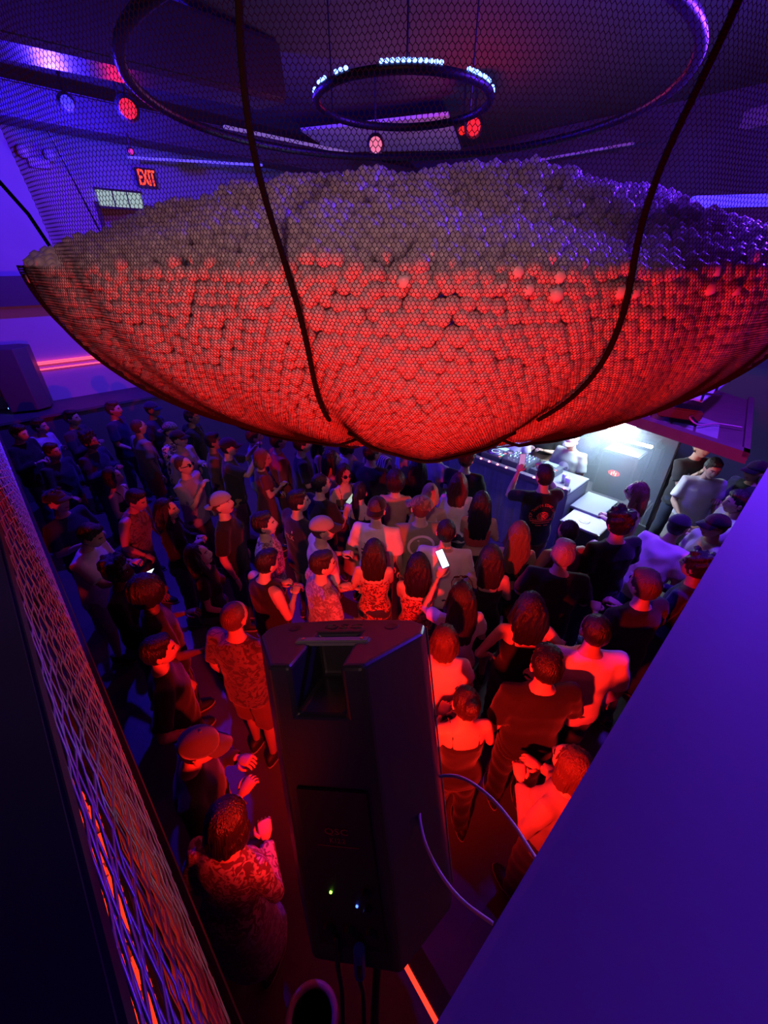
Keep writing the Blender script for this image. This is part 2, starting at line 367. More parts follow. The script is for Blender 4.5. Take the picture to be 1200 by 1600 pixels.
spotlamp(722, 204, 5.25, glow('lens_red', (1, .015, .008), 1.1), 'smaller red ceiling spotlight beside the larger red one', .07)
spotlamp(200, 170, 5.2, glow('lens_red', (1, .015, .008), 1.1), 'red ceiling spotlight above the black beam and the EXIT sign', .13, ('red_spotlight_lamp', RED, 12))
spotlamp(587, 226, 5.0, glow('lens_pink', (1, .20, .36), .9), 'pink ceiling spotlight just above the cloud of balls', .12, ('pink_spotlight_lamp', (.75, .22, .9), 26))
spotlamp(105, 160, 5.2, glow('lens_blue', (.04, .03, 1), 1.2), 'blue ceiling spotlight next to the black ventilation duct', .09, ('blue_spotlight_lamp', BLUE, 800))
spotlamp(205, 237, 5.0, glow('lens_red2', (1, .03, .05), .7), 'small red lamp hanging between the black beam and the EXIT sign', .05)
# two cloth-like pale ceiling panels behind the ring
pn = [at_z(470, 205, 5.5), at_z(700, 180, 5.5), at_z(720, 235, 5.5), at_z(520, 238, 5.5)]
mbp = MB(); mbp.add(pn+[p+Vector((0, 0, .04)) for p in pn], [(3, 2, 1, 0), (4, 5, 6, 7), (0, 1, 5, 4), (1, 2, 6, 5), (2, 3, 7, 6), (3, 0, 4, 7)])
tag(mbp.build('ceiling_panel', mat('panel_pale', (.55, .55, .55), .7)), 'pale violet acoustic ceiling panel behind the light ring', 'ceiling panel')
# ================================================================== people
def remesh(mb, voxel, smooth=2, name='m'):
    me = mb.mesh('tmp'); o = bpy.data.objects.new('tmp', me); COL.objects.link(o)
    md = o.modifiers.new('r', 'REMESH'); md.mode = 'VOXEL'; md.voxel_size = voxel; md.use_smooth_shade = True
    if smooth: sm = o.modifiers.new('s', 'SMOOTH'); sm.factor = .5; sm.iterations = smooth
    dg = bpy.context.evaluated_depsgraph_get(); out = bpy.data.meshes.new_from_object(o.evaluated_get(dg)); out.name = name
    bpy.data.objects.remove(o); bpy.data.meshes.remove(me)
    return out
def ringz(z, hx, hy, yo=0, n=20, p=2.4):
    out = []
    for k in range(n):
        q = 2*math.pi*k/n; c, s = math.cos(q), math.sin(q)
        out.append(Vector((hx*math.copysign(abs(c)**(2/p), c), yo+hy*math.copysign(abs(s)**(2/p), s), z)))
    return out
def leaner(lean):
    def f(p):
        p = Vector(p)
        if lean == 0 or p.z < .85: return p
        k = min(1, (p.z-.85)/.30); q = -R(lean)*k
        y, z = p.y, p.z-.92
        return Vector((p.x, y*math.cos(q)-z*math.sin(q), .92+y*math.sin(q)+z*math.cos(q)))
    return f
ARM = {'down': ((.055, -.035, -.275), (.075, .05, -.515)), 'fold': ((.075, .03, -.27), (-.07, .22, -.205)), 'phone': ((.05, .07, -.265), (-.06, .30, -.17)),
       'low': ((.06, .03, -.28), (.0, .22, -.40)), 'up': ((.10, .21, -.10), (-.03, .36, .12)), 'raise': ((.12, .10, .23), (.05, .17, .46)), 'hip': ((.17, -.08, -.215), (.05, .07, -.40)),
       'chin': ((.01, .12, -.255), (-.12, .21, -.04)), 'back': ((.08, -.10, -.26), (.02, -.10, -.50)), 'out': ((.17, .10, -.20), (.20, .33, -.22)), 'reach': ((.08, .22, -.15), (.03, .45, -.10))}
DIM = {'m': dict(sh=.185, ch=(.170, .112), wa=(.150, .105), hp=(.165, .118), arm=.047, leg=.083), 'f': dict(sh=.155, ch=(.142, .105), wa=(.115, .088), hp=(.165, .118), arm=.038, leg=.082)}
def arm_pts(sex, pose, side):
    d = DIM[sex]; sh = Vector((side*d['sh'], -.005, 1.415)); e, w_ = ARM[pose]
    return sh, sh+Vector((side*e[0], e[1], e[2])), sh+Vector((side*w_[0], w_[1], w_[2]))
def legs(st):
    # stance: feet offsets (x,y) for both sides
    k = {0: ((.10, .03), (.10, -.03)), 1: ((.13, .10), (.11, -.08)), 2: ((.09, -.02), (.16, .05))}[st]
    out = []
    for s_, (x, y) in zip((-1, 1), k):
        out.append((Vector((s_*.088, 0, .90)), Vector((s_*(.5*.088+.5*x), y*.5+.02, .49)), Vector((s_*x, y-.01, .085))))
    return out
def head_mesh(mb, M):
    nu, nv = 28, 20; vs = []; fs = []; mi = []
    def g(d, c, w_): return math.exp(-((d-Vector(c).normalized()).length/w_)**2)
    for j in range(nv+1):
        th = math.pi*j/nv
        for i in range(nu):
            ph = 2*math.pi*i/nu; d = Vector((math.sin(th)*math.cos(ph), math.sin(th)*math.sin(ph), math.cos(th)))
            p = Vector((d.x*.077, d.y*.097, d.z*.118))
            if d.z < 0: p.x *= 1-.30*(-d.z)**1.3; p.y = p.y*(1-.18*(-d.z))+.012*(-d.z)
            if d.y < 0 and d.z < -.3: p.y *= .75
            k = 0
            k += .024*g(d, (0, 1, -.20), .17)+.010*g(d, (0, 1, .02), .12)      # nose
            k += .008*g(d, (0, 1, .25), .4)                                      # brow
            k -= .010*(g(d, (.36, 1, .06), .17)+g(d, (-.36, 1, .06), .17))       # sockets
            k += .007*g(d, (0, 1, -.58), .2)                                     # lips
            k += .012*g(d, (0, .9, -1.1), .3)                                    # chin
            k += .005*(g(d, (.6, .8, -.25), .25)+g(d, (-.6, .8, -.25), .25))     # cheek
            k += .022*(g(d, (1, -.10, -.05), .16)+g(d, (-1, -.10, -.05), .16))   # ears
            vs.append(p+d*k)
    for j in range(nv):
        for i in range(nu):
            f = (j*nu+i, (j+1)*nu+i, (j+1)*nu+(i+1) % nu, j*nu+(i+1) % nu); fs.append(f)
            c = sum((vs[q] for q in f), Vector())/4
            mi.append(2 if (abs(c.x) < .026 and c.y > .07 and -.068 < c.z < -.052) else 0)
    o = len(mb.f); mb.add(vs, fs, 0, M); mb.m[o:] = mi
    for s_ in (-1, 1):
        mb.ell((s_*.030, .078, .008), (.013, .011, .009), 8, 6, 4, M); mb.ell((s_*.030, .0845, .008), (.0065, .006, .007), 6, 5, 1, M)
        mb.tube([(s_*.014, .094, .026), (s_*.03, .092, .031), (s_*.048, .080, .026)], .0045, 5, 3, M)
        mb.ell((s_*.079, -.010, -.008), (.010, .020, .030), 8, 6, 0, M)
def hand_mesh(mb, w_, d, side, curl=.5):
    d = d.normalized(); up = Vector((0, 0, 1))
    if abs(d.z) > .85: up = Vector((0, 1, 0))
    x = d.cross(up).normalized(); z = x.cross(d)
    if side < 0: x = -x
    M = Matrix(((x.x, d.x, z.x, w_.x), (x.y, d.y, z.y, w_.y), (x.z, d.z, z.z, w_.z), (0, 0, 0, 1)))
    mb.rings([[Vector((a*.02, 0, b*.014)) for a, b in C8], [Vector((a*.038, .035, b*.016)) for a, b in C8], [Vector((a*.042, .085, b*.013)) for a, b in C8], [Vector((a*.036, .098, b*.009)) for a, b in C8]], 0, M)
    for k, L in enumerate((.062, .074, .070, .054)):
        x0 = -.030+k*.020; c = curl*1.1
        p = [Vector((x0, .082, 0))]; a = 0
        for sg in (.45, .32, .23): a -= c*.75; p.append(p[-1]+Vector((0, math.cos(a), math.sin(a)))*L*sg)
        mb.tube(p, [.0095, .0088, .008, .006], 5, 0, M)
    mb.tube([Vector((-.030, .022, 0)), Vector((-.052, .045, -.008)), Vector((-.056, .070, -.018)), Vector((-.050, .090, -.026))], [.012, .011, .0095, .007], 5, 0, M)
C8 = [(math.cos(2*math.pi*k/8), math.sin(2*math.pi*k/8)) for k in range(8)]
PCACHE = {}
def headM(lean, hy, hp):
    f = leaner(lean); base = f((0, .012, 1.47))
    return Matrix.Translation(base) @ Matrix.Rotation(-R(lean*.6), 4, 'X') @ Matrix.Rotation(-R(hy), 4, 'Z') @ Matrix.Rotation(R(hp), 4, 'X') @ Matrix.Translation((0, .018, .155))
def body_mesh(sex, arms, lean, hy, hp, st):
    key = ('body', sex, arms, lean, hy, hp, st)
    if key in PCACHE: return PCACHE[key]
    d = DIM[sex]; f = leaner(lean); mb = MB()
    rg_ = [ringz(.80, .10, .09), ringz(.88, d['hp'][0]*.95, d['hp'][1]*.97, -.01), ringz(.96, *d['hp'], -.008), ringz(1.07, *d['wa']), ringz(1.22, *d['ch'], .004), ringz(1.34, d['ch'][0]*1.03, d['ch'][1]*.92, -.004),
           ringz(1.41, d['ch'][0]*.93, .075, -.012), ringz(1.45, .095, .062, -.012), ringz(1.48, .058, .056, -.005)]
    mb.rings([[f(p) for p in r] for r in rg_])
    H = headM(lean, hy, hp); nb = f((0, -.008, 1.44)); nt_ = H @ Vector((0, -.02, -.07))
    mb.tube([nb, nb.lerp(nt_, .5), nt_], [.062, .054, .056], 12)
    if sex == 'f':
        for s_ in (-1, 1): mb.ell(f((s_*.065, .085, 1.255)), (.062, .055, .06))
    for s_, pz in zip((-1, 1), arms):
        a, e, w_ = [f(p) for p in arm_pts(sex, pz, s_)]; r = d['arm']
        inn = Vector((a.x*.55, a.y, a.z-.01))
        mb.tube([inn, a, a.lerp(e, .3), a.lerp(e, .75), e, e.lerp(w_, .3), e.lerp(w_, .8), w_+(w_-e).normalized()*.012], [r*1.2, r*1.22, r*1.12, r*.93, r*.88, r*.90, r*.62, r*.55], 10)
    for hip, kn, an in legs(st):
        r = d['leg']
        mb.tube([hip+Vector((0, 0, .06)), hip.lerp(kn, .2), hip.lerp(kn, .7), kn, kn.lerp(an, .3), kn.lerp(an, .8), an, an-Vector((0, 0, .05))], [r*1.02, r*1.02, r*.80, r*.66, r*.68, r*.46, r*.42, r*.44], 10)
    base = remesh(mb, .021, 3)
    m2 = MB(); m2.add([v.co.copy() for v in base.vertices], [tuple(p.vertices) for p in base.polygons]); bpy.data.meshes.remove(base)
    head_mesh(m2, H)
    for s_, pz in zip((-1, 1), arms):
        a, e, w_ = [f(p) for p in arm_pts(sex, pz, s_)]
        hand_mesh(m2, w_, (w_-e), s_, .35 if pz in ('down', 'raise', 'back') else .75)
    me = m2.mesh('body', [skinm(0), EYE, LIP, BROW, EYEW]); PCACHE[key] = me; return me
def fold(me, amp, seed, fr=9):
    n = len(me.vertices); co = np.empty(n*3); me.vertices.foreach_get('co', co); co = co.reshape(-1, 3); nn = np.empty(n*3); me.vertices.foreach_get('normal', nn); nn = nn.reshape(-1, 3)
    s = (np.sin(co[:, 2]*fr*4.3+2.2*np.sin(co[:, 0]*fr*1.7+seed)+1.7*np.cos(co[:, 1]*fr*1.4+seed*2))*.6+np.sin(co[:, 0]*fr*3.1+co[:, 2]*fr*2.4+seed*3)*.4)
    co += nn*(s*amp)[:, None]; me.vertices.foreach_set('co', co.ravel()); me.update(); return me
def top_mesh(sex, arms, lean, kind):
    key = ('top', sex, arms, lean, kind)
    if key in PCACHE: return PCACHE[key]
    d = DIM[sex]; f = leaner(lean); mb = MB(); k = .020 if sex == 'm' else .012
    if kind == 'jacket': k = .03
    chx, chy = d['ch'][0]+k, d['ch'][1]+k; wx, wy = (d['wa'][0]+k*1.35, d['wa'][1]+k*1.2); hx, hy_ = d['hp'][0]+k*.9, d['hp'][1]+k*.9
    low = [ringz(.84, hx, hy_, -.008), ringz(.95, hx*1.0, hy_*1.0, -.008), ringz(1.07, wx, wy)]
    if kind == 'dress': low = [ringz(.52, .235, .19, -.01), ringz(.60, .225, .18, -.01), ringz(.78, .20, .155, -.01)]+low[1:]
    mid = [ringz(1.22, chx, chy, .004), ringz(1.33, chx*1.02, chy*.95, -.003)]
    up = [ringz(1.41, chx*.95, .088, -.012), ringz(1.452, .112, .076, -.012), ringz(1.468, .080, .066, -.006)]
    if kind in ('tee', 'long', 'jacket', 'dress', 'tank', 'hood'): rs = low+mid+up
    elif kind == 'crop': rs = [ringz(1.09, wx, wy)]+mid+up
    else: rs = ([ringz(1.10, wx*1.02, wy*1.02)] if kind == 'bra' else low)+[ringz(1.22, chx, chy*1.05, .008), ringz(1.315, chx*1.0, chy*.98, .002)]
    if kind == 'bandeau_dress': rs = [ringz(.55, .225, .18, -.01), ringz(.78, .20, .155, -.01)]+low[1:]+rs[-2:]
    mb.rings([[f(p) for p in r] for r in rs])
    if sex == 'f' and kind != 'x':
        for s_ in (-1, 1): mb.ell(f((s_*.065, .09, 1.25)), (.068, .058, .064))
    if kind in ('bra', 'strap', 'bandeau_dress', 'tank'):
        for s_ in (-1, 1):
            w_ = .010 if kind != 'tank' else .03
            x1 = .085
            mb.tube([f((s_*x1, .105, 1.29)), f((s_*x1, .075, 1.40)), f((s_*x1, .02, 1.462)), f((s_*x1, -.06, 1.43)), f((s_*x1, -.10, 1.29))], w_ if kind == 'tank' else .011, 6)
    if kind in ('tee', 'long', 'jacket', 'crop', 'dress', 'hood'):
        for s_, pz in zip((-1, 1), arms):
            a, e, w_ = [f(p) for p in arm_pts(sex, pz, s_)]; r = d['arm']
            inn = Vector((a.x*.5, a.y, a.z-.01))
            if kind in ('tee', 'crop', 'dress'):
                en = a.lerp(e, .82 if sex == 'm' else .60); mb.tube([inn, a, a.lerp(en, .5), en], [r*1.45, r*1.5, r*1.48, r*1.5], 12)
            else: mb.tube([inn, a, a.lerp(e, .5), e, e.lerp(w_, .5), e.lerp(w_, .95)], [r*1.4, r*1.5, r*1.4, r*1.3, r*1.15, r*1.0], 12)
    if kind == 'hood': mb.ell(f((0, -.10, 1.45)), (.12, .07, .07))
    me = remesh(mb, .0175, 2, 'top'); fold(me, .0045 if kind not in ('bra', 'strap') else .002, len(PCACHE)*1.3); PCACHE[key] = me
    me.materials.append(cloth('black')); return me
def bottom_mesh(sex, kind, st):
    key = ('bot', sex, kind, st)
    if key in PCACHE: return PCACHE[key]
    d = DIM[sex]; mb = MB(); k = .014
    mb.rings([ringz(.80, .12, .10, -.01), ringz(.88, d['hp'][0]+k, d['hp'][1]+k, -.01), ringz(.96, d['hp'][0]+k*.8, d['hp'][1]+k*.8, -.008), ringz(1.01, d['wa'][0]+.022, d['wa'][1]+.018)])
    for hip, kn, an in legs(st):
        r = d['leg']
        if kind == 'pants': mb.tube([hip+Vector((0, 0, .05)), hip.lerp(kn, .3), kn, kn.lerp(an, .6), an-Vector((0, 0, .03))], [r*1.15, r*1.12, r*.95, r*.84, r*.80], 12)
        elif kind == 'shorts': mb.tube([hip+Vector((0, 0, .05)), hip.lerp(kn, .3), hip.lerp(kn, .92)], [r*1.2, r*1.25, r*1.3], 12)
    if kind == 'skirt': mb.rings([ringz(.52, .24, .20, -.01), ringz(.62, .225, .185, -.01), ringz(.78, .20, .155, -.01), ringz(.92, .185, .138, -.01), ringz(1.0, .14, .11)])
    me = remesh(mb, .021, 2, 'bottom'); fold(me, .005, len(PCACHE)*.7); me.materials.append(cloth('black')); PCACHE[key] = me; return me
def shoe_mesh():
    if 'shoe' in PCACHE: return PCACHE['shoe']
    mb = MB()
    def oval(y0, y1, w_, z): return [Vector((w_*math.cos(q)*(1.05 if math.sin(q) > 0 else .85), (y0+y1)/2+(y1-y0)/2*math.sin(q), z)) for q in [2*math.pi*k/14 for k in range(14)]]
    mb.rings([oval(-.075, .205, .048, 0), oval(-.078, .208, .050, .022)], 1)
    mb.rings([oval(-.072, .200, .046, .022), oval(-.072, .190, .045, .05), oval(-.070, .10, .042, .08), oval(-.065, .045, .038, .115)], 0)
    me = mb.mesh('shoe', [mat('shoe_dark', (.03, .03, .032), .6), mat('shoe_sole', (.4, .38, .37), .6)]); PCACHE['shoe'] = me; return me
def hair_mesh(kind):
    key = ('hair', kind)
    if key in PCACHE: return PCACHE[key]
    mb = MB(); vx = .0125; amp = .004
    def skull(g_, dy=-.018, dz=.022): mb.ell((0, dy, dz), (.078+g_, .093+g_, .108+g_), 18, 12)
    if kind in ('short', 'fade'):
        skull(.009 if kind == 'short' else .005, -.02, .026 if kind == 'short' else .03)
        if kind == 'short': mb.ell((0, .035, .095), (.066, .055, .042)); mb.ell((.02, .0, .105), (.06, .07, .04))
        vx = .011; amp = .003
    elif kind == 'buzz': skull(.003, -.016, .022); vx = .011; amp = .001
    elif kind == 'curly':
        skull(.016, -.02, .03)
        for k in range(26):
            q = k*2.4; z = .03+.11*((k*7) % 26)/26; r = .085*math.sqrt(max(0, 1-((z-.03)/.14)**2))
            mb.ell((r*math.cos(q), -.02+r*1.1*math.sin(q) if math.sin(q) < .6 else .045, z+.02), (.028, .028, .026), 8, 6)
        vx = .0115; amp = .004
    elif kind == 'afro': skull(.040, -.03, .035); amp = .007
    elif kind == 'bob':
        skull(.016, -.024, .022)
        for s_ in (-1, 1): mb.ell((s_*.075, -.015, -.05), (.035, .06, .085))
        mb.ell((0, -.085, -.05), (.085, .045, .09)); amp = .005
    elif kind in ('long', 'verylong'):
        skull(.014, -.024, .022); L = .42 if kind == 'verylong' else .27
        rs = []
        for k in range(8):
            u = k/7; z = .06-u*(L+.06); wd = .092+.035*math.sin(min(1, u*1.3)*2.2)-.055*max(0, u-.55); dp = .070-.028*u
            rs.append(ringz(z, wd, dp, -.062-.045*math.sin(u*1.9), 16, 2.2))
        mb.rings(rs)
        for s_ in (-1, 1): mb.tube([(s_*.07, -.01, .05), (s_*.085, .0, -.06), (s_*.095, .01, -.15), (s_*.10, -.02, -.24)], [.03, .034, .034, .016], 8)
        amp = .006
    elif kind == 'pony':
        skull(.008, -.02, .024); mb.ell((0, -.125, .05), (.03, .03, .03))
        mb.tube([(0, -.12, .06), (0, -.165, .02), (0, -.16, -.10), (0, -.145, -.24), (0, -.13, -.34)], [.026, .036, .044, .036, .012], 10); amp = .004
    elif kind == 'bun': skull(.008, -.02, .024); mb.ell((0, -.105, .10), (.048, .045, .045)); amp = .004
    me = remesh(mb, vx, 2, 'hair')
    n = len(me.vertices); co = np.empty(n*3); me.vertices.foreach_get('co', co); co = co.reshape(-1, 3); nn = np.empty(n*3); me.vertices.foreach_get('normal', nn); nn = nn.reshape(-1, 3)
    an = np.arctan2(co[:, 0], co[:, 1]); s = np.sin(an*17+np.sin(co[:, 2]*30)*1.5)*.6+np.sin(an*31+co[:, 2]*22)*.4
    co += nn*(s*amp)[:, None]; me.vertices.foreach_set('co', co.ravel()); me.update()
    me.materials.append(hair_mat('hair_black', HAIR['black'])); PCACHE[key] = me; return me
def cap_meshes():
    if 'cap' in PCACHE: return PCACHE['cap']
    c = MB(); rs = []
    for k in range(7):
        q = k/6*1.45; rs.append(ringz(.035+.098*math.sin(q), .090*math.cos(q)+.002, .108*math.cos(q)+.002, -.012, 20, 2.1))
    c.rings(rs); c.ell((0, -.012, .132), (.009, .009, .006), 8, 5)
    b = MB(); up = []; n = 11
    for j in (0, 1):
        row = []
        for i in range(n):
            q = R(-62+124*i/(n-1)); r0 = (.093, .108); ext = .075*j*math.cos(q*.9)
            row.append(Vector((math.sin(q)*r0[0]*1.0, -.012+math.cos(q)*(r0[1])+ext, .040-.018*j-.020*abs(math.sin(q))*j)))
        up.append(row)
    vs = up[0]+up[1]+[p+Vector((0, 0, -.005)) for p in up[0]+up[1]]
    fs = []
    for i in range(n-1): fs += [(i, i+1, n+i+1, n+i), (2*n+i, 3*n+i, 3*n+i+1, 2*n+i+1), (n+i, n+i+1, 3*n+i+1, 3*n+i)]
    b.add(vs, fs)
    PCACHE['cap'] = (c.mesh('crown', [cloth('black')]), b.mesh('brim', [cloth('black')])); return PCACHE['cap']
def glasses_mesh():
    if 'gl' in PCACHE: return PCACHE['gl']
    mb = MB()
    for s_ in (-1, 1):
        mb.ell((s_*.032, .100, .008), (.027, .008, .020), 10, 7, 0)
        mb.tube([(s_*.056, .094, .014), (s_*.078, .06, .012), (s_*.084, -.02, .006)], .0035, 5, 0)
    mb.tube([(-.012, .106, .013), (.012, .106, .013)], .004, 5, 0)
    PCACHE['gl'] = mb.mesh('sunglasses', [mat('dark_lens', (.008, .008, .012), .12, spec=.8)]); return PCACHE['gl']
def setmat(o, m, i=0):
    o.material_slots[i].link = 'OBJECT'; o.material_slots[i].material = m
def print_on(top, pieces, m, back=True, name='print', zc=1.22, off=.004):
    """flat print laid on the cloth: 2-D pieces are dropped on the garment"""
    me = top.data; bvh = BVHTree.FromPolygons([v.co.copy() for v in me.vertices], [tuple(p.vertices) for p in me.polygons])
    mb = MB(); sg = -1 if back else 1
    for vs, fs in pieces:
        nv = []
        for v in vs:
            x = v[0]*(1 if back else -1); z = zc+v[1]
            hit = bvh.ray_cast(Vector((x, sg*.9, z)), Vector((0, -sg, 0)))
            nv.append(hit[0]+Vector((0, sg*off, 0)) if hit[0] is not None else Vector((x, sg*.13, z)))
        mb.add(nv, fs)
    o = mb.build(name, m, top); return o
def arc_text(txt, size, rad, a0, a1, cy=0):
    out = []; n = len(txt)
    for i, ch in enumerate(txt):
        if ch == ' ': continue
        q = R(a0+(a1-a0)*i/(n-1)); vs, fs = text_mesh(ch, size); c, s = math.cos(q-math.pi/2), math.sin(q-math.pi/2)
        out.append(([(rad*math.cos(q)+v.x*c-v.y*s, cy+rad*math.sin(q)+v.x*s+v.y*c) for v in vs], fs))
    return out
def ring2d(cx, cy, rx, ry, t, n=28, a0=0, a1=360):
    vs = []; fs = []
    for k in range(n+1):
        q = R(a0+(a1-a0)*k/n); vs += [(cx+(rx-t)*math.cos(q), cy+(ry-t)*math.sin(q)), (cx+rx*math.cos(q), cy+ry*math.sin(q))]
    for k in range(n): fs.append((2*k, 2*k+1, 2*k+3, 2*k+2))
    return vs, fs
def rect2d(x0, x1, y0, y1, n=6):
    vs = []; fs = []
    for k in range(n+1): x = x0+(x1-x0)*k/n; vs += [(x, y0), (x, y1)]
    for k in range(n): fs.append((2*k, 2*k+2, 2*k+3, 2*k+1))
    return vs, fs
class Who: pass
PEOPLE = []
def person(label, px, py, face, h=1.74, sex='m', top=('tee', 'black'), bot=('pants', 'darkdenim'), hair=('short', 'black'), arms=('down', 'down'), lean=0, hy=0, hp=0, st=0, skin=0, cap=None, glasses=None, band=None, group='people in the crowd', z0=0, wide=1.0):
    s = h/1.75; hc = headM(lean, hy, hp) @ Vector((0, 0, 0))
    target = at_z(px, py, z0+hc.z*s)
    yaw = -R(face)
    off = Matrix.Rotation(yaw, 4, 'Z') @ Vector((hc.x*s, hc.y*s, 0))
    loc = Vector((target.x-off.x, target.y-off.y, z0))
    M = Matrix.Translation(loc) @ Matrix.Rotation(yaw, 4, 'Z') @ Matrix.Diagonal((s*wide, s*wide**.5, s, 1))
    e = empty('person', M, label, 'person', group)
    W = Who(); W.root = e; W.M = M; W.ph = []
    b = obj('body', body_mesh(sex, arms, lean, hy, hp, st), e); setmat(b, skinm(skin))
    t = obj({'tee': 'shirt', 'long': 'shirt', 'jacket': 'jacket', 'dress': 'dress', 'bandeau_dress': 'dress', 'hood': 'hoodie'}.get(top[0], 'top'), top_mesh(sex, arms, lean, top[0]), e); setmat(t, cloth(top[1])); W.top = t
    if bot: q = obj({'pants': 'trousers', 'shorts': 'shorts', 'skirt': 'skirt'}[bot[0]], bottom_mesh(sex, bot[0], st), e); setmat(q, cloth(bot[1]))
    for hip, kn, an in legs(st): obj('shoe', shoe_mesh(), e, Matrix.Translation((an.x, an.y-.02, 0)))
    H = headM(lean, hy, hp)
    if hair: hh = obj('hair', hair_mesh(hair[0]), e, H); setmat(hh, hair_mat('hair_'+hair[1], HAIR[hair[1]])); W.hair = hh
    if cap:
        crown, brim = cap_meshes(); cm = H @ Matrix.Rotation(R(cap[1]), 4, 'Z') @ Matrix.Translation((0, .0, .004))
        c = obj('cap', crown, e, cm); setmat(c, cloth(cap[0])); W.cap = c
        br = obj('brim', brim, c); setmat(br, cloth(cap[2] if len(cap) > 2 else cap[0]))
    if glasses: g_ = obj('sunglasses', glasses_mesh(), e, H if glasses == 'on' else H @ Matrix.Translation((0, -.012, .075)) @ Matrix.Rotation(R(28), 4, 'X'))
    if band:
        bm_ = MB(); bm_.rings([ringz(.045, .089, .104, -.014, 20, 2.1), ringz(.078, .082, .096, -.014, 20, 2.1)], cap=False); obj('headband', bm_.mesh('headband', [cloth(band)]), e, H)
    f = leaner(lean); W.hands = []
    for s_, pz in zip((-1, 1), arms):
        a, el_, w_ = [f(p) for p in arm_pts(sex, pz, s_)]; W.hands.append(M @ (w_+(w_-el_).normalized()*.10))
    W.face = yaw; PEOPLE.append(W); return W
def phone(W, hand, label, m, tilt=55, drop=.0, face=0):
    p = W.hands[hand]; e = empty('smartphone', Matrix.Translation(p+Vector((0, 0, drop))) @ Matrix.Rotation(W.face+R(face), 4, 'Z') @ Matrix.Rotation(R(tilt), 4, 'X'), label, 'smartphone')
    W.ph.append(e)
    MB().box((0, .03, 0), (.075, .155, .009), 0, None, .003).build('case', M_black, e)
    MB().box((0, .03, .0052), (.068, .146, .0012)).build('screen', m, e)
    return e
# ------------------------------------------------------------------ the crowd, left side
G = 'people in the crowd'
P = person
SCR = glow('screen_white', (.75, .95, 1), 2.2); SCR2 = glow('screen_photo', (.6, .75, .5), .8); SCR3 = glow('screen_blue', (.55, .75, 1), 4.0)
P('dark-haired person in a black jacket looking down beside the tall loudspeaker', 33, 676, 92, 1.76, top=('jacket', 'black'), hair=('short', 'black'), arms=('fold', 'fold'), hp=-14)
P('person in a lilac hooded top behind the black jacket by the loudspeaker', 62, 668, 80, 1.68, top=('hood', 'lilac'), hair=('short', 'darkbrown'), arms=('fold', 'low'), skin=1)
P('person in navy with dark hair near the pale bar front, face turned aside', 140, 690, 96, 1.72, top=('long', 'navy'), hair=('curly', 'black'), arms=('fold', 'fold'), skin=2)
P('short-haired man in a navy tee with his face lit white by the booth', 178, 640, 82, 1.80, top=('tee', 'navy'), hair=('short', 'brown'), arms=('down', 'low'), st=1)
P('person in a navy baseball cap at the left hem of the net', 238, 640, 88, 1.78, top=('tee', 'navy'), hair=('buzz', 'black'), cap=('navy', 0), arms=('down', 'down'), skin=2)
P('person with cropped hair in a dim olive top and red-lit shorts, back turned', 217, 668, 38, 1.72, top=('tee', 'olive'), bot=('shorts', 'red'), hair=('buzz', 'brown'), arms=('down', 'down'), skin=1)
P('bobbed dark-haired woman with a bare pink-lit shoulder above a black top', 178, 745, 88, 1.62, 'f', top=('strap', 'black'), hair=('bob', 'black'), arms=('down', 'fold'), hp=6)
P('person in a black cap turned backwards and a leaf-patterned shirt', 266, 674, 84, 1.74, top=('tee', 'leaf'), hair=('buzz', 'black'), cap=('leopard', 180), arms=('down', 'fold'))
P('man in a black cap with a lit profile and open mauve shirt', 291, 686, 94, 1.74, top=('long', 'mauve'), hair=('buzz', 'brown'), cap=('black', 0), arms=('fold', 'down'), hp=8)
P('man with cropped hair and dark sunglasses in a plain mauve tee', 288, 728, 98, 1.74, top=('tee', 'mauve'), bot=('pants', 'maroon'), hair=('buzz', 'brown'), glasses='on', arms=('down', 'chin'), hp=8)
P('person in a dark top mostly hidden under the left lobe of the net', 322, 690, 70, 1.70, top=('long', 'brown'), hair=('short', 'black'), skin=2)
P('dark-haired person bending forward in a dark camouflage vest', 214, 782, 96, 1.70, top=('tank', 'camo'), hair=('short', 'black'), arms=('low', 'low'), lean=14, hp=-10, skin=1)
W = P('man with sunglasses pushed up on a dark cap, in navy beside the mesh guard', 90, 784, 100, 1.76, top=('tee', 'navy'), hair=('buzz', 'black'), cap=('navy', 0), glasses='top', band='white', arms=('fold', 'fold'), hp=10)
W = P('man in a white tee looking down at a glowing phone by the mesh guard', 143, 838, 84, 1.72, top=('tee', 'white'), bot=('shorts', 'khaki'), hair=('short', 'darkbrown'), arms=('phone', 'reach'), hp=-16, lean=8)
phone(W, 1, 'phone with a blank white screen held by the man in the white tee', SCR, 25)
P('person with black spiky hair and shiny blue headband, dressed all in black', 185, 893, 76, 1.66, top=('long', 'black'), hair=('curly', 'black'), band='denim', arms=('fold', 'low'), skin=3)
P('woman with sunglasses on her long black hair, black clothes, profile to the booth', 262, 797, 84, 1.66, 'f', top=('long', 'black'), hair=('long', 'black'), glasses='top', arms=('fold', 'fold'), hp=4)
P('woman with dark hair tipping her face upwards, in a black top', 312, 868, 82, 1.62, 'f', top=('tee', 'black'), hair=('long', 'black'), arms=('down', 'low'), hp=22, lean=4)
P('man in a pale cap worn backwards and black tee, chin lifted', 346, 788, 84, 1.78, top=('tee', 'black'), hair=('buzz', 'brown'), cap=('grey', 175), arms=('down', 'down'), hp=16)
W = P('person in a navy cap with white letters, raising both hands to film', 358, 699, 72, 1.76, top=('tee', 'charcoal'), bot=('shorts', 'tan'), hair=('buzz', 'black'), cap=('navy', 0), arms=('up', 'up'))
phone(W, 1, 'dark phone raised by the person in the lettered navy cap', M_black, 80)
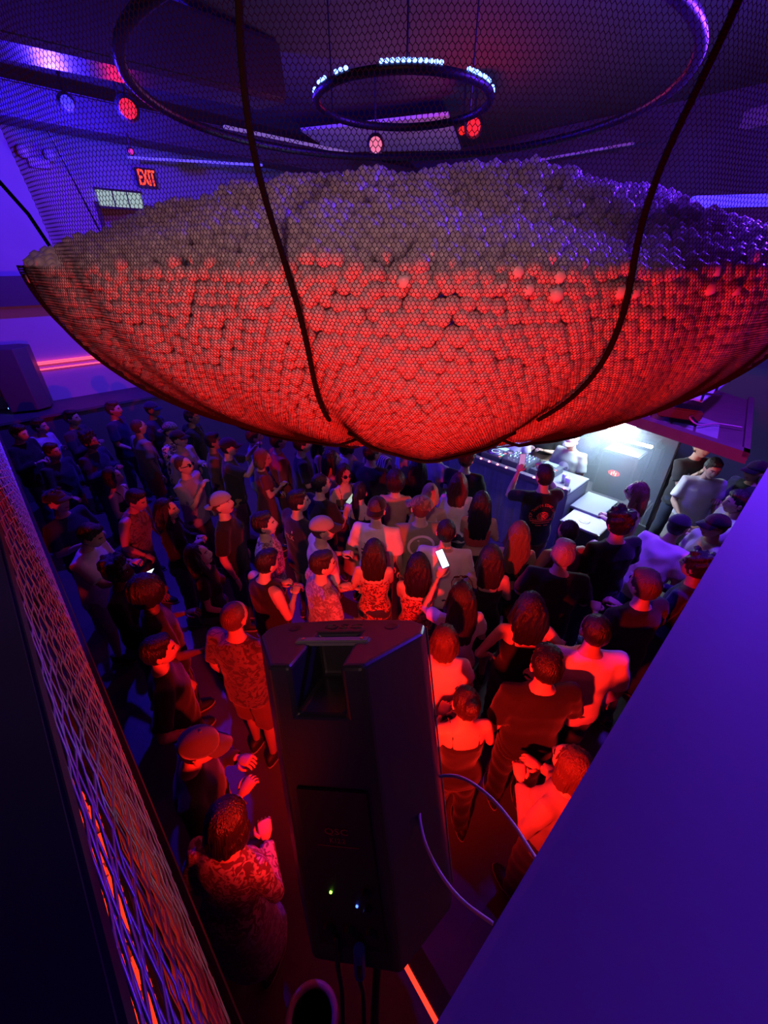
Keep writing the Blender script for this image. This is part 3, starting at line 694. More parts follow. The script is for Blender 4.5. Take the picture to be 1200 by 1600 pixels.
vs, fs = text_mesh('PS', .04); mb_ = MB(); mb_.add([(v.x, -.118+.0*v.y-.02*(v.y), .075+v.y) for v in vs], fs); mb_.build('cap_letters', mat('letter_white', (.8, .78, .8), .6), W.cap)
P('woman with a light curly bob in a dark red dress with a white collar scarf', 412, 716, 66, 1.68, 'f', top=('dress', 'maroon'), bot=None, hair=('bob', 'lightbrown'), arms=('low', 'fold'), hy=25, hp=-6)
P('bearded dark-haired man in a dark tee, ear and cheek lit white', 470, 690, 74, 1.80, top=('tee', 'charcoal'), bot=('pants', 'maroon'), hair=('short', 'black'), arms=('down', 'fold'))
P('woman in profile with long dark hair behind the bearded man', 497, 689, 90, 1.70, 'f', top=('strap', 'brown'), hair=('long', 'black'), arms=('down', 'fold'))
P('dark-haired woman in a red strappy top looking towards the decks', 513, 716, 76, 1.66, 'f', top=('strap', 'red'), hair=('long', 'black'), arms=('down', 'down'))
P('woman in large sunglasses turned back towards the mezzanine', 540, 741, 150, 1.66, 'f', top=('strap', 'brown'), hair=('bob', 'black'), glasses='on', arms=('fold', 'fold'), skin=0)
W = P('man with a faded haircut and black tee holding a phone low', 507, 762, 40, 1.74, top=('tee', 'black'), hair=('fade', 'black'), arms=('down', 'phone'), hy=20)
phone(W, 1, 'phone showing a greenish photo in the hand of the man with a faded haircut', SCR2, 30, .02)
W = P('man with thick dark hair in a navy tee with white lettering across the back', 470, 782, 46, 1.76, top=('tee', 'navy'), hair=('short', 'black'), arms=('fold', 'fold'), hy=25)
print_on(W.top, [([(v.x, v.y) for v in text_mesh('MILK', .075)[0]], text_mesh('MILK', .075)[1]), rect2d(.05, .065, .06, .085, 1)], mat('print_white', (.6, .58, .58), .7), True, 'shirt_print', 1.28)
P('man in profile with short dark hair and a pale paisley shirt', 419, 816, 80, 1.74, top=('tee', 'paisley'), hair=('short', 'black'), arms=('down', 'low'), hp=8)
P('dark-haired person in a black tank top in front of the paisley shirt', 418, 880, 42, 1.66, top=('tank', 'black'), hair=('short', 'black'), arms=('fold', 'fold'), hp=-12)
P('man in a pale grey cap with a dark brim and a pink-lit tee', 505, 829, 66, 1.76, top=('tee', 'pink'), hair=('buzz', 'brown'), cap=('grey', 0, 'charcoal'), arms=('fold', 'low'), hy=15, wide=1.06)
P('short-haired man in a mottled pale shirt behind the big black loudspeaker', 505, 880, 58, 1.70, top=('tee', 'floral'), hair=('short', 'darkbrown'), arms=('fold', 'low'), hy=15)
P('woman with a black ponytail and thin black straps across a bare back', 568, 766, 18, 1.66, 'f', top=('bra', 'black'), bot=('skirt', 'orangelit'), hair=('pony', 'black'), arms=('fold', 'fold'))
W = P('man in a black snapback turned backwards and a pale tee with dark lettering', 590, 797, 14, 1.76, top=('tee', 'pink'), hair=('buzz', 'brown'), cap=('black', 180), arms=('fold', 'down'))
print_on(W.top, [([(v.x, v.y) for v in text_mesh('YOUR', .07)[0]], text_mesh('YOUR', .07)[1]), rect2d(-.13, .13, -.075, -.055), rect2d(-.13, .13, -.13, -.095)], cloth('charcoal'), True, 'shirt_print', 1.30)
P('broad man in a dark grey tee with one shoulder lit pale, under the net hem', 581, 708, 34, 1.80, top=('tee', 'charcoal'), hair=('short', 'black'), arms=('down', 'fold'), hy=25, wide=1.08)
P('person in a white and purple striped shirt, head behind the hanging net', 606, 690, 50, 1.76, top=('tee', 'striped'), hair=('short', 'brown'))
P('person in a pale blue shirt, head behind the hanging net', 636, 690, 60, 1.78, top=('tee', 'paleblue'), bot=('pants', 'denim'), hair=('short', 'brown'))
P('person with rounded auburn hair and a red-lit top near the pale striped shirt', 612, 758, 8, 1.68, 'f', top=('tee', 'orangelit'), hair=('afro', 'darkbrown'), arms=('fold', 'fold'))
P('woman with long straight dark hair and a lit hair band by the booth corner', 655, 728, 12, 1.68, 'f', top=('tee', 'black'), hair=('long', 'black'), arms=('down', 'fold'))
P('man in a grey-blue tee at the far corner of the booth front', 676, 700, 62, 1.78, top=('tee', 'grey'), hair=('short', 'darkbrown'), arms=('down', 'fold'))
P('woman whose light hair turns orange in the red light', 672, 766, 4, 1.66, 'f', top=('strap', 'pinklit'), hair=('bob', 'blonde'), arms=('fold', 'fold'))
W = P('person in a camouflage cap and olive tee with a circled letter h on the back', 657, 795, -4, 1.76, top=('tee', 'olive'), hair=('buzz', 'brown'), cap=('camo', 40), arms=('down', 'down'), wide=1.1)
hv, hf = text_mesh('h', .20); print_on(W.top, [ring2d(0, 0, .125, .125, .022), ([(v.x, v.y+.0) for v in hv], hf)], cloth('pinklit'), True, 'shirt_print', 1.275)
P('man with short curly dark hair and a black tee right at the booth front', 727, 722, 30, 1.78, top=('tee', 'black'), hair=('curly', 'darkbrown'), arms=('fold', 'fold'), hy=15)
P('woman with long reddish-brown hair in a red-lit top before the booth', 711, 752, 16, 1.66, 'f', top=('tee', 'pinklit'), hair=('long', 'auburn'), arms=('fold', 'fold'))
P('woman with waist-length black hair and a red top, one hand raised to her head', 752, 784, 10, 1.68, 'f', top=('bra', 'red'), bot=('skirt', 'black'), hair=('verylong', 'black'), arms=('chin', 'fold'))
W = P('man filming the booth in a black tee with a round red print on the back', 850, 745, -4, 1.80, top=('tee', 'black'), bot=('pants', 'maroon'), hair=('short', 'black'), arms=('up', 'up'), hy=-8)
phone(W, 0, 'phone held up at the booth by the man in the red-print tee', glow('screen_pink', (.6, .25, .6), .9), 85, .02)
M_rp = mat('print_red', (.95, .10, .07), .6)
pc = arc_text('STOP TAPPIN START DANCIN', .042, .125, 200, -20)+[ring2d(.03*math.cos(R(k*45)), -.005+.03*math.sin(R(k*45)), .036, .026, .008, 14) for k in range(8)]+[rect2d(-.125, .125, -.075, -.062), rect2d(-.10, .10, -.098, -.088), rect2d(-.06, .0, -.128, -.118), rect2d(.03, .075, -.128, -.118)]
pc += [([(v.x, v.y-.052) for v in text_mesh('DANCE CLUB', .034)[0]], text_mesh('DANCE CLUB', .034)[1])]
print_on(W.top, pc, M_rp, True, 'shirt_print', 1.23)
P('person in a dark coat with folded arms against the pale bar front', 112, 654, 84, 1.76, top=('jacket', 'charcoal'), hair=('short', 'black'), arms=('fold', 'fold'), skin=1)
P('person in a black hooded top just under the left hem of the net', 300, 652, 86, 1.74, top=('hood', 'black'), hair=('short', 'black'), arms=('fold', 'down'), skin=2)
P('person in a loose red coat between the curly bob and the bearded man', 442, 692, 60, 1.74, top=('jacket', 'red'), bot=('pants', 'maroon'), hair=('short', 'darkbrown'), arms=('down', 'down'))
P('person in a grey-blue top behind the curly-bobbed woman', 402, 684, 70, 1.72, top=('tee', 'denim'), hair=('short', 'brown'), arms=('fold', 'fold'))
P('person in a pale sleeveless top with a brown skirt below the net', 548, 694, 30, 1.70, 'f', top=('tank', 'pink'), bot=('skirt', 'tan'), hair=('bob', 'black'), arms=('down', 'down'))
P('person in a dark coat with a pale sleeve standing by the black jacket guest', 84, 706, 98, 1.66, top=('long', 'charcoal'), hair=('short', 'darkbrown'), arms=('low', 'low'), skin=1)
# ------------------------------------------------------------------ the crowd, middle and right
P('man with a dark close-cropped head and pink-lit tee, red along his left sleeve', 704, 834, 8, 1.74, top=('tee', 'pinklit'), hair=('fade', 'black'), arms=('fold', 'down'), wide=1.04)
W = P('woman with thick dark brown hair and a red printed top above the loudspeaker', 590, 862, 2, 1.62, 'f', top=('strap', 'redprint'), hair=('long', 'darkbrown'), arms=('fold', 'chin'))
W2 = P('woman with long black hair and a red clip, bare arm bent upwards', 648, 880, 6, 1.64, 'f', top=('strap', 'redprint'), hair=('long', 'black'), arms=('chin', 'chin'))
phone(W2, 0, 'small phone glowing blue in front of the letter h tee', SCR3, 50)
P('woman with dark hair falling over bare shoulders, in a black dress', 757, 866, 8, 1.66, 'f', top=('bandeau_dress', 'black'), bot=None, hair=('long', 'darkbrown'), arms=('fold', 'fold'))
P('woman with long light-brown hair and a bare back above a black crop top', 811, 832, 10, 1.66, 'f', top=('bra', 'black'), bot=('pants', 'navy'), hair=('verylong', 'lightbrown'), arms=('fold', 'fold'))
P('person with tousled grey-blond hair and a wide black tee', 880, 864, 16, 1.74, top=('tee', 'black'), hair=('short', 'grey'), arms=('fold', 'fold'), wide=1.08)
P('dark-haired person in a maroon tank top beside the flight case', 893, 834, -10, 1.70, top=('tank', 'maroon'), hair=('fade', 'darkbrown'), arms=('hip', 'down'), skin=1)
P('man with curly black hair in a roomy black tee by the flight case', 967, 818, -12, 1.80, top=('tee', 'black'), hair=('curly', 'black'), arms=('down', 'fold'), wide=1.1)
P('woman with long red-brown hair and sunglasses in an orange-lit top by the clear screen', 993, 769, -58, 1.66, 'f', top=('tee', 'orangelit'), hair=('long', 'auburn'), glasses='on', arms=('fold', 'fold'))
P('man leaning sideways in a pale salmon shirt with a dark cap', 1050, 824, 62, 1.72, top=('tee', 'pinklit'), hair=('buzz', 'black'), cap=('charcoal', 0), arms=('down', 'low'), lean=20)
P('person with brown hair and a black shirt behind the salmon shirt', 1005, 916, -16, 1.76, top=('tee', 'black'), hair=('short', 'brown'), arms=('fold', 'fold'), wide=1.1)
W = P('man facing the crowd in a black tee with an oval emblem, one hand lifted', 1098, 700, 176, 1.82, top=('tee', 'charcoal'), bot=('pants', 'darkdenim'), hair=('short', 'darkbrown'), arms=('down', 'chin'), st=1)
print_on(W.top, [ring2d(0, 0, .07, .034, .010), rect2d(-.035, -.01, -.012, .012, 1), rect2d(.01, .035, -.012, .012, 1), ring2d(-.105, .004, .014, .014, .013, 8), ring2d(.105, .004, .014, .014, .013, 8)], mat('print_pale', (.6, .62, .75), .7), False, 'shirt_emblem', 1.30)
print_on(W.top, [rect2d(-.10, .10, -.055, -.048), rect2d(-.075, .075, -.07, -.064)], M_rp, False, 'shirt_lines', 1.30)
W = P('young man in a white ringer tee with dark trim and khaki shorts', 1120, 733, 196, 1.74, top=('tee', 'white'), bot=('shorts', 'khaki'), hair=('short', 'black'), arms=('down', 'low'), hp=-12, st=1)
P('smiling man in a black cap and dark waistcoat over a white shirt', 1172, 736, -96, 1.76, top=('tee', 'charcoal'), hair=('buzz', 'black'), cap=('black', 0), arms=('fold', 'fold'), skin=1)
P('dark-haired man in a mauve tee reaching towards the white ringer tee', 1150, 786, -74, 1.74, top=('tee', 'mauve'), hair=('short', 'black'), arms=('reach', 'fold'), skin=1)
P('man in glasses and a dark cap with a mauve top by the painted ledge', 1116, 823, -84, 1.72, top=('tee', 'mauve'), hair=('buzz', 'black'), cap=('black', 0), glasses='on', arms=('fold', 'fold'), skin=1)
P('person with dark hair and dark clothes tucked against the painted ledge', 1086, 885, -34, 1.70, top=('long', 'navy'), hair=('curly', 'black'), arms=('fold', 'fold'), skin=2)
P('woman with thick black hair and pink bare shoulders crossed by thin black straps', 829, 948, 4, 1.68, 'f', top=('strap', 'black'), hair=('long', 'black'), arms=('hip', 'hip'), wide=1.1)
P('man with a dark shaved head and a pale pink tee near the ledge', 927, 985, 6, 1.76, top=('tee', 'pinklit'), hair=('fade', 'black'), arms=('fold', 'down'), skin=1, wide=1.06)
P('man with short black hair rimmed blue, all in black, below the strappy back', 852, 1040, 0, 1.74, top=('tee', 'black'), bot=('pants', 'black'), hair=('short', 'black'), arms=('down', 'fold'), wide=1.06)
W = P('woman with sunglasses on long dark hair and a pink-lit white top, lifting a phone', 718, 938, -2, 1.68, 'f', top=('tee', 'pink'), hair=('verylong', 'darkbrown'), glasses='top', arms=('up', 'fold'))
phone(W, 0, 'phone with a bright bluish-white screen lifted in front of the pink tee', SCR3, 45, .05, 30)
P('person with wavy brown hair and a sparkling clip, red-lit back by the loudspeaker', 702, 1002, 8, 1.66, 'f', top=('tee', 'pinklit'), hair=('bob', 'brown'), arms=('fold', 'fold'))
P('person with a dark bun and black top in the shade of the loudspeaker', 722, 1082, -6, 1.62, 'f', top=('strap', 'black'), bot=('pants', 'black'), hair=('bun', 'darkbrown'), arms=('fold', 'fold'))
P('person in a mauve top partly behind the painted ledge edge', 892, 1196, -30, 1.64, 'f', top=('long', 'mauve'), hair=('bob', 'brown'), arms=('fold', 'fold'))
P('man with a shaved head in a dark printed shirt and cargo shorts beside the loudspeaker', 367, 964, 18, 1.74, top=('tee', 'darkprint'), bot=('shorts', 'brown'), hair=('buzz', 'brown'), arms=('down', 'fold'), skin=1)
P('person with big black hair all in black beside the mesh guard', 236, 926, 52, 1.72, top=('tee', 'black'), bot=('pants', 'black'), hair=('afro', 'black'), arms=('fold', 'low'), skin=3)
P('person in a loose black tee with bent bare elbow below the big black hair', 250, 1018, 62, 1.66, top=('tee', 'black'), bot=('pants', 'black'), hair=('short', 'black'), arms=('hip', 'hip'), skin=1)
P('person in black wearing a dark cap, head bowed near the mesh guard', 312, 1168, 70, 1.66, top=('long', 'black'), bot=('pants', 'black'), hair=('buzz', 'black'), cap=('charcoal', 0), arms=('fold', 'fold'), hp=-18, skin=2)
P('dark-haired woman in a pale lace top glowing red beside the loudspeaker stand', 356, 1284, 14, 1.58, 'f', top=('long', 'paisley'), bot=('skirt', 'floral'), hair=('bob', 'black'), arms=('down', 'fold'), hp=-10, lean=10, wide=1.1)
# ------------------------------------------------------------------ behind the booth
GB = 'people behind the booth'
P('disc jockey in a pale cap and grey tee with a white print, working the decks', 893, 690, -128, 1.68, top=('tee', 'grey'), hair=('buzz', 'brown'), cap=('white', 0), arms=('low', 'low'), hp=-16, group=GB)
print_on(PEOPLE[-1].top, [ring2d(0, 0, .09, .09, .085, 20)], mat('print_white2', (.8, .8, .8), .7), False, 'shirt_print', 1.22)
P('person in white clothes behind the middle of the decks, head behind the net', 806, 660, -140, 1.76, top=('tee', 'white'), bot=('pants', 'cream'), hair=('short', 'brown'), arms=('fold', 'fold'), group=GB)
P('person in a black top and cream trousers behind the decks', 858, 655, -130, 1.78, top=('crop', 'black'), bot=('pants', 'cream'), hair=('short', 'brown'), arms=('fold', 'fold'), group=GB)
# nobody stands inside a neighbour: ease close pairs apart
pos = np.array([W.M.translation[:2] for W in PEOPLE]); p_0 = pos.copy()
for it in range(60):
    for i in range(len(pos)):
        for j in range(i+1, len(pos)):
            dv = pos[j]-pos[i]; dd = math.hypot(*dv)
            if dd < .44:
                dv = dv/(dd+1e-6)*(.44-dd)*.25; pos[i] -= dv; pos[j] += dv
for W, a, b in zip(PEOPLE, p_0, pos):
    sh = Vector((b[0]-a[0], b[1]-a[1], 0)); W.root.location = W.root.location+sh
    for e in W.ph: e.location = e.location+sh
# ================================================================== cloud of balls in a hanging net
CX, CY, CZ = .25, 3.5, 3.68; CA, CB, CC = 2.50, 1.98, 1.20
RP = (R(-103.5), R(-76.5))
def lobes(ph):
    d = np.degrees(ph)
    l = 1+.055*np.exp(-((d+90)/8.5)**2)
    for r_ in (-103.5, -76.5): l = l-.05*np.exp(-((d-r_)/2.2)**2)
    for r_ in (-150, -30): l = l-.03*np.exp(-((d-r_)/5)**2)
    return l
def surf(ph, s, inset=0.0):
    """s 0..1 belly from low to rim, 1..2 curtain up to the ceiling rig"""
    ph = np.asarray(ph, float); s = np.asarray(s, float); L = lobes(ph)
    psi = np.radians(12+78*np.clip(s, 0, 1)); cu = np.clip(s-1, 0, 1)
    f = 1-(1-L)*.6*(1-np.clip(s, 0, 1)**2)
    wob = .012*np.sin(ph*23)+.010*np.sin(ph*41+s*9)
    r = np.sin(psi)*f+.05*cu+wob*np.sin(psi)*.3
    x = CX+(CA-inset)*r*np.cos(ph); y = CY+(CB-inset)*r*np.sin(ph)
    z = CZ-(CC-inset)*L*np.cos(psi)+1.55*cu
    return np.stack([x, y, z], -1)
ph_t = np.linspace(R(-186), R(6), 2000); dl = np.sqrt((CA*np.sin(ph_t))**2+(CB*np.cos(ph_t))**2); l_t = np.concatenate([[0], np.cumsum((dl[1:]+dl[:-1])/2*np.diff(ph_t))])
s_t = np.linspace(0, 2, 2001)
prof = surf(np.full(2001, R(-90)), s_t); a_t = np.concatenate([[0], np.cumsum(np.linalg.norm(np.diff(prof, axis=0), axis=1))])
def lat(l, a): return np.interp(l, l_t, ph_t), np.interp(a, a_t, s_t)
W_, H_ = .0150, .0126
nc = int(l_t[-1]/(W_/2)); nr = int(a_t[-1]/H_)
II, JJ = np.meshgrid(np.arange(nc), np.arange(nr), indexing='ij')
PH, SS = lat(II*W_/2, JJ*H_+np.where((II+JJ) % 2 == 0, .0034, -.0034))
V = surf(PH, SS)
N = np.cross(np.gradient(V, axis=0), np.gradient(V, axis=1)); N /= np.linalg.norm(N, axis=-1, keepdims=True)+1e-12
hp_ = []
hp_.append(((II[:-1, :], JJ[:-1, :]), (II[1:, :], JJ[1:, :])))
msk = ((II[:, :-1]+JJ[:, :-1]) % 2 == 0)
E0 = [np.stack([II[:-1].ravel(), JJ[:-1].ravel()], 1), np.stack([II[:, :-1][msk], JJ[:, :-1][msk]], 1)]
E1 = [np.stack([II[1:].ravel(), JJ[1:].ravel()], 1), np.stack([II[:, 1:][msk], JJ[:, 1:][msk]], 1)]
E0 = np.concatenate(E0); E1 = np.concatenate(E1)
# keep what can be seen from the balcony: the front of belly and curtain
mid = V[E0[:, 0], E0[:, 1]]; sm = SS[E0[:, 0], E0[:, 1]]; pm = np.degrees(PH[E0[:, 0], E0[:, 1]])
ok = (sm > .30) & (np.where(sm > 1.0, (np.abs(pm+90) < 40) & (sm < 1.8), np.abs(pm+90) < 88))
E0, E1 = E0[ok], E1[ok]
p = V[E0[:, 0], E0[:, 1]]; q = V[E1[:, 0], E1[:, 1]]; n_ = N[E0[:, 0], E0[:, 1]]
t_ = q-p; t_ /= np.linalg.norm(t_, axis=1, keepdims=True)+1e-12; b_ = np.cross(t_, n_); b_ /= np.linalg.norm(b_, axis=1, keepdims=True)+1e-12
rr = .0011
offs = [n_*rr, -n_*rr*.5+b_*rr*.87, -n_*rr*.5-b_*rr*.87]
VV = np.stack([p+offs[0], p+offs[1], p+offs[2], q+offs[0], q+offs[1], q+offs[2]], 1).reshape(-1, 3)
base = (np.arange(len(p))*6)[:, None]
Q = np.concatenate([base+np.array([[0, 1, 4, 3]]), base+np.array([[2, 0, 3, 5]])], 1).reshape(-1, 4)
def fastmesh(name, VV, Q, smooth=False):
    me = bpy.data.meshes.new(name); k = Q.shape[1]
    me.vertices.add(len(VV)); me.vertices.foreach_set('co', VV.astype(np.float32).ravel())
    me.loops.add(Q.size); me.loops.foreach_set('vertex_index', Q.astype(np.int32).ravel())
    me.polygons.add(len(Q)); me.polygons.foreach_set('loop_start', np.arange(0, Q.size, k, dtype=np.int32))
    me.polygons.foreach_set('use_smooth', [smooth]*len(Q)); me.update(calc_edges=True); return me
print('net edges', len(p))
net = empty('ball_net', Vector((CX, CY, CZ)), 'huge fine black net slung from the ceiling, bulging with pale plastic balls', 'net'); bpy.context.view_layer.update()
me = fastmesh('netting', VV, Q); me.materials.append(mat('net_cord', (.008, .006, .007), .85, spec=.1)); o = obj('netting', me); tag(child(o, net), kind='stuff')
# seam ropes
def rope(pts, r_=.016, name='seam_rope'):
    o = MB().tube(pts, r_, 8).build(name, M_rope, smooth=True); return child(o, net)
for k, ph in enumerate(RP):
    pts = []
    for s in np.linspace(.58, 1.95, 60):
        pts.append(Vector(surf(ph+.015*math.sin(s*9+k), s))+Vector((0, -.016, 0)))
    rope(pts, .0105)
for k, sg in enumerate((-1, 1)):
    pts = []
    for u in np.linspace(0, 1, 40):
        ph = R(-90+sg*(13.5+u*78)); s = .66-.10*math.sin(u*3.1)*.6
        pts.append(Vector(surf(ph, s*.62))+Vector((0, -.006, -.004)))
    rope(pts, .009, 'hem_rope')
pts = [Vector(surf(R(-90+u), .50-.10*math.cos(R(u*6.2))))+Vector((0, -.01, -.006)) for u in np.linspace(-13.5, 13.5, 30)]
rope(pts, .009, 'hem_rope')
for sg in (-1, 1):
    pts = [Vector(surf(R(-90+sg*86), s))+Vector((sg*.02, 0, 0)) for s in np.linspace(.2, 1.0, 20)]
    pts += [Vector((CX+sg*(CA+.02+.25*u), CY-1.5*u, CZ+1.9*u)) for u in (.15, .4, .7, 1.0)]
    rope(pts, .012, 'edge_rope')
# balls
def ico():
    bm = bmesh.new(); bmesh.ops.create_icosphere(bm, subdivisions=2, radius=1); bm.verts.index_update()
    v = np.array([x.co[:] for x in bm.verts]); f = np.array([[x.index for x in fc.verts] for fc in bm.faces]); bm.free(); return v, f
IV, IF = ico(); BR = .0315
rng = np.random.default_rng(3)
sp = .051
L, A = np.meshgrid(np.arange(0, l_t[-1], sp), np.arange(.30, np.interp(1.0, s_t, a_t), sp*.87), indexing='ij')
L = L+np.where(np.arange(L.shape[1]) % 2 == 0, 0, sp/2)[None, :]
L = L+rng.normal(0, .006, L.shape); A = A+rng.normal(0, .006, A.shape)
ph, ss = lat(L.ravel(), A.ravel())
BP = surf(ph, ss, .040+rng.random(len(ph))*.012); 
BP2 = surf(ph+.008, ss, .085)
X, Y = np.meshgrid(np.arange(-CA, CA, sp), np.arange(-CB, CB, sp*.87), indexing='ij')
X = X+np.where(np.arange(X.shape[1]) % 2 == 0, 0, sp/2)[None, :]+rng.normal(0, .008, X.shape); Y = Y+rng.normal(0, .008, Y.shape)
rho = np.sqrt((X/CA)**2+(Y/CB)**2); k = rho < .985
X, Y, rho = X[k], Y[k], rho[k]
bumpn = np.array([noise.noise(Vector((a*1.6, b*1.6, 3.3)))*.10+noise.noise(Vector((a*4.5, b*4.5, 9)))*.05 for a, b in zip(X, Y)])
Zt = CZ-.02+.48*np.clip(1-rho**2, 0, 1)**.95+bumpn*np.clip((1-rho)*6, .25, 1)+rng.normal(0, .010, len(X))
DP = np.stack([CX+X, CY+Y, Zt], 1)
DP2 = DP-np.array([0, 0, .05])+rng.normal(0, .012, DP.shape)
front = DP[:, 1] < CY+.9
BALLS = np.concatenate([BP, DP[front]]); EXTRA = np.concatenate([BP2, DP2[front]])
dist = np.linalg.norm(BALLS-np.array([0, 0, CAMZ]), axis=1)
Fd = BALLS[:, 1]*CT-(BALLS[:, 2]-CAMZ)*ST; pxs = 600+FPX*BALLS[:, 0]/Fd; pys = 800+FPX*(-(BALLS[:, 2]-CAMZ)*CT-BALLS[:, 1]*ST)/Fd
inv = (pxs > 10) & (pxs < 1190) & (pys > 0)
order = np.argsort(np.where(inv, dist, 99)); big = order[:300]; rest = np.concatenate([BALLS[order[300:]], EXTRA])
M_ball = mat('ball_plastic', (.74, .70, .72), .34, spec=.5)
nt = M_ball.node_tree; bsd = nt.nodes['Principled BSDF']; bsd.inputs['Subsurface Weight'].default_value = 0
trn = nt.nodes.new('ShaderNodeBsdfTranslucent'); trn.inputs[0].default_value = (.8, .74, .74, 1); mixs = nt.nodes.new('ShaderNodeMixShader'); mixs.inputs[0].default_value = .38
nt.links.new(bsd.outputs[0], mixs.inputs[1]); nt.links.new(trn.outputs[0], mixs.inputs[2]); nt.links.new(mixs.outputs[0], nt.nodes['Material Output'].inputs[0])
ball_me = fastmesh('ball', IV*BR, IF, True); ball_me.materials.append(M_ball)
for i in big:
    b = bpy.data.objects.new('plastic_ball', ball_me); COL.objects.link(b); b.location = BALLS[i]; b.rotation_euler = (rng.random()*3, rng.random()*3, 0)
    tag(b, 'small pale plastic ball pressed against the front of the hanging net', 'ball', 'plastic balls at the front of the net')
bm = bmesh.new(); bmesh.ops.create_icosphere(bm, subdivisions=1, radius=1); bm.verts.index_update()
IV1 = np.array([x.co[:] for x in bm.verts]); IF1 = np.array([[x.index for x in fc.verts] for fc in bm.faces]); bm.free()
VV = (rest[:, None, :]+IV1[None]*BR*1.02).reshape(-1, 3); FF = (IF1[None]+(np.arange(len(rest))*len(IV1))[:, None, None]).reshape(-1, 3)
print('balls', len(rest))
me = fastmesh('plastic_balls', VV, FF, True); me.materials.append(M_ball)
tag(obj('plastic_balls', me), 'thousands of pale plastic balls heaped into a cloud inside the net', 'balls', kind='stuff')
tag(MB().tube([at_t(75, 205, 4.5), at_t(172, 392, 3.9)], .008, 6).build('suspension_cable', M_rope), 'thin dark cable running from the ceiling to the left rim of the ball cloud', 'cable')
# ================================================================== big loudspeaker on the balcony corner
SW, BW, SD, SH = .378, .166, .20, .667
SM = Matrix.Translation((-.073, .458, 2.715)) @ Matrix.Rotation(-.225, 4, 'Z') @ Matrix.Rotation(-.39, 4, 'X') @ Matrix.Rotation(-.2, 4, 'Y')
spk = empty('loudspeaker', SM, 'large black loudspeaker with top carry handle, tilted down at the crowd from the balcony corner', 'loudspeaker')
def applied(mb, m, name, bev, cutters=(), parent=None, smooth=True, seg=3):
    me = mb.mesh(name, m if isinstance(m, list) else [m], smooth); o = bpy.data.objects.new('tmp', me); COL.objects.link(o); cs = []
    for c in cutters:
        co = bpy.data.objects.new('cut', c.mesh('cut')); COL.objects.link(co); cs.append(co)
        md = o.modifiers.new('b', 'BOOLEAN'); md.object = co; md.operation = 'DIFFERENCE'; md.solver = 'EXACT'
    bv = o.modifiers.new('v', 'BEVEL'); bv.width = bev; bv.segments = seg; bv.limit_method = 'ANGLE'; bv.angle_limit = R(25); bv.harden_normals = False
    dg = bpy.context.evaluated_depsgraph_get(); out = bpy.data.meshes.new_from_object(o.evaluated_get(dg)); out.name = name
    for x in cs+[o]: bpy.data.objects.remove(x)
    out.polygons.foreach_set('use_smooth', [False]*len(out.polygons))
    return obj(name, out, parent)
def prism(mb, poly, z0, z1, mi=0):
    n = len(poly); vs = [(x, y, z0) for x, y in poly]+[(x, y, z1) for x, y in poly]
    fs = [tuple(range(n))[::-1], tuple(range(n, 2*n))]+[(k, (k+1) % n, n+(k+1) % n, n+k) for k in range(n)]
    return mb.add(vs, fs, mi)
fw, bw = SW/2, BW/2+.012
cab = prism(MB(), [(-bw, -SD/2), (bw, -SD/2), (fw, SD*.18), (fw, SD*.42), (fw*.82, SD*.56), (0, SD*.62), (-fw*.82, SD*.56), (-fw, SD*.42), (-fw, SD*.18)], -SH/2, SH/2)
cut = MB().box((0, -SD*.18, SH/2), (.098, SD*.82, .20))
M_spk = mat('speaker_shell', (.026, .026, .030), .33, bump=.06, bscale=420, spec=.6)
applied(cab, M_spk, 'cabinet', .010, [cut], spk)
MB().box((0, SD*.02, SH/2-.001), (.165, .024, .012), 0, None, .004).build('handle_bar', mat('handle_grey', (.16, .16, .18), .4), spk)
for s_ in (-1, 1):
    MB().lathe([(.0, .0005), (.014, .0015), (.017, 0)], 16, M=Matrix.Translation((s_*.115, SD*.36, SH/2))).build('foot_socket', M_black, spk)
    MB().lathe([(0, .001), (.004, .001)], 8, M=Matrix.Translation((s_*.066, SD*.02, SH/2+.0052))).build('handle_screw', M_chrome, spk)
vs, fs = text_mesh('QSC', .030, .0006)
mb_ = MB(); mb_.add([(v.x*1.6, SD*.38+v.y, SH/2+.001+v.z) for v in vs], fs); mb_.build('top_logo', mat('logo_emboss', (.03, .03, .035), .3), spk)
pl = MB().box((0, -SD/2-.002, -.10), (BW*.88, .006, .36), 0, None, .002).build('amplifier_plate', mat('amp_plate', (.012, .012, .013), .55), spk)
mb_ = MB(); mb_.add([(v.x*.85, -SD/2-.006-v.z, -.01+v.y*.62) for v in vs], fs)
v2, f2 = text_mesh('K12.2', .014, .0003); mb_.add([(v.x, -SD/2-.006-v.z, -.030+v.y) for v in v2], f2); mb_.box((0, -SD/2-.006, -.042), (.085, .001, .0012))
mb_.build('plate_logo', mat('logo_red', (.35, .06, .06), .5), pl)
for x, z, m in ((-.030, -.15, glow('led_green', (.3, 1, .05), 7)), (.022, -.175, glow('led_power', (.05, .12, 1), 5))):
    MB().lathe([(0, -.001), (.0026, -.001), (.003, .003)], 10, M=Matrix.Translation((x, -SD/2-.006, z)) @ Matrix.Rotation(R(-90), 4, 'X')).build('status_led', m, pl)
for k in range(3): MB().lathe([(0, .012), (.011, .012), (.013, 0)], 14, M=Matrix.Translation((-.045+k*.045, -SD/2-.005, -.235)) @ Matrix.Rotation(R(90), 4, 'X')).build('input_socket', M_blackm, pl)
for k in range(2): MB().lathe([(0, .014), (.008, .014), (.009, 0)], 12, M=Matrix.Translation((.045, -SD/2-.005, -.14-k*.035)) @ Matrix.Rotation(R(90), 4, 'X')).build('gain_knob', M_blackm, pl)
MB().tube([(.085, -SD*.42, SH/2-.16), (.085, -SD*.42, SH/2-.13)], .012, 8).build('mount_point', M_blackm, spk)
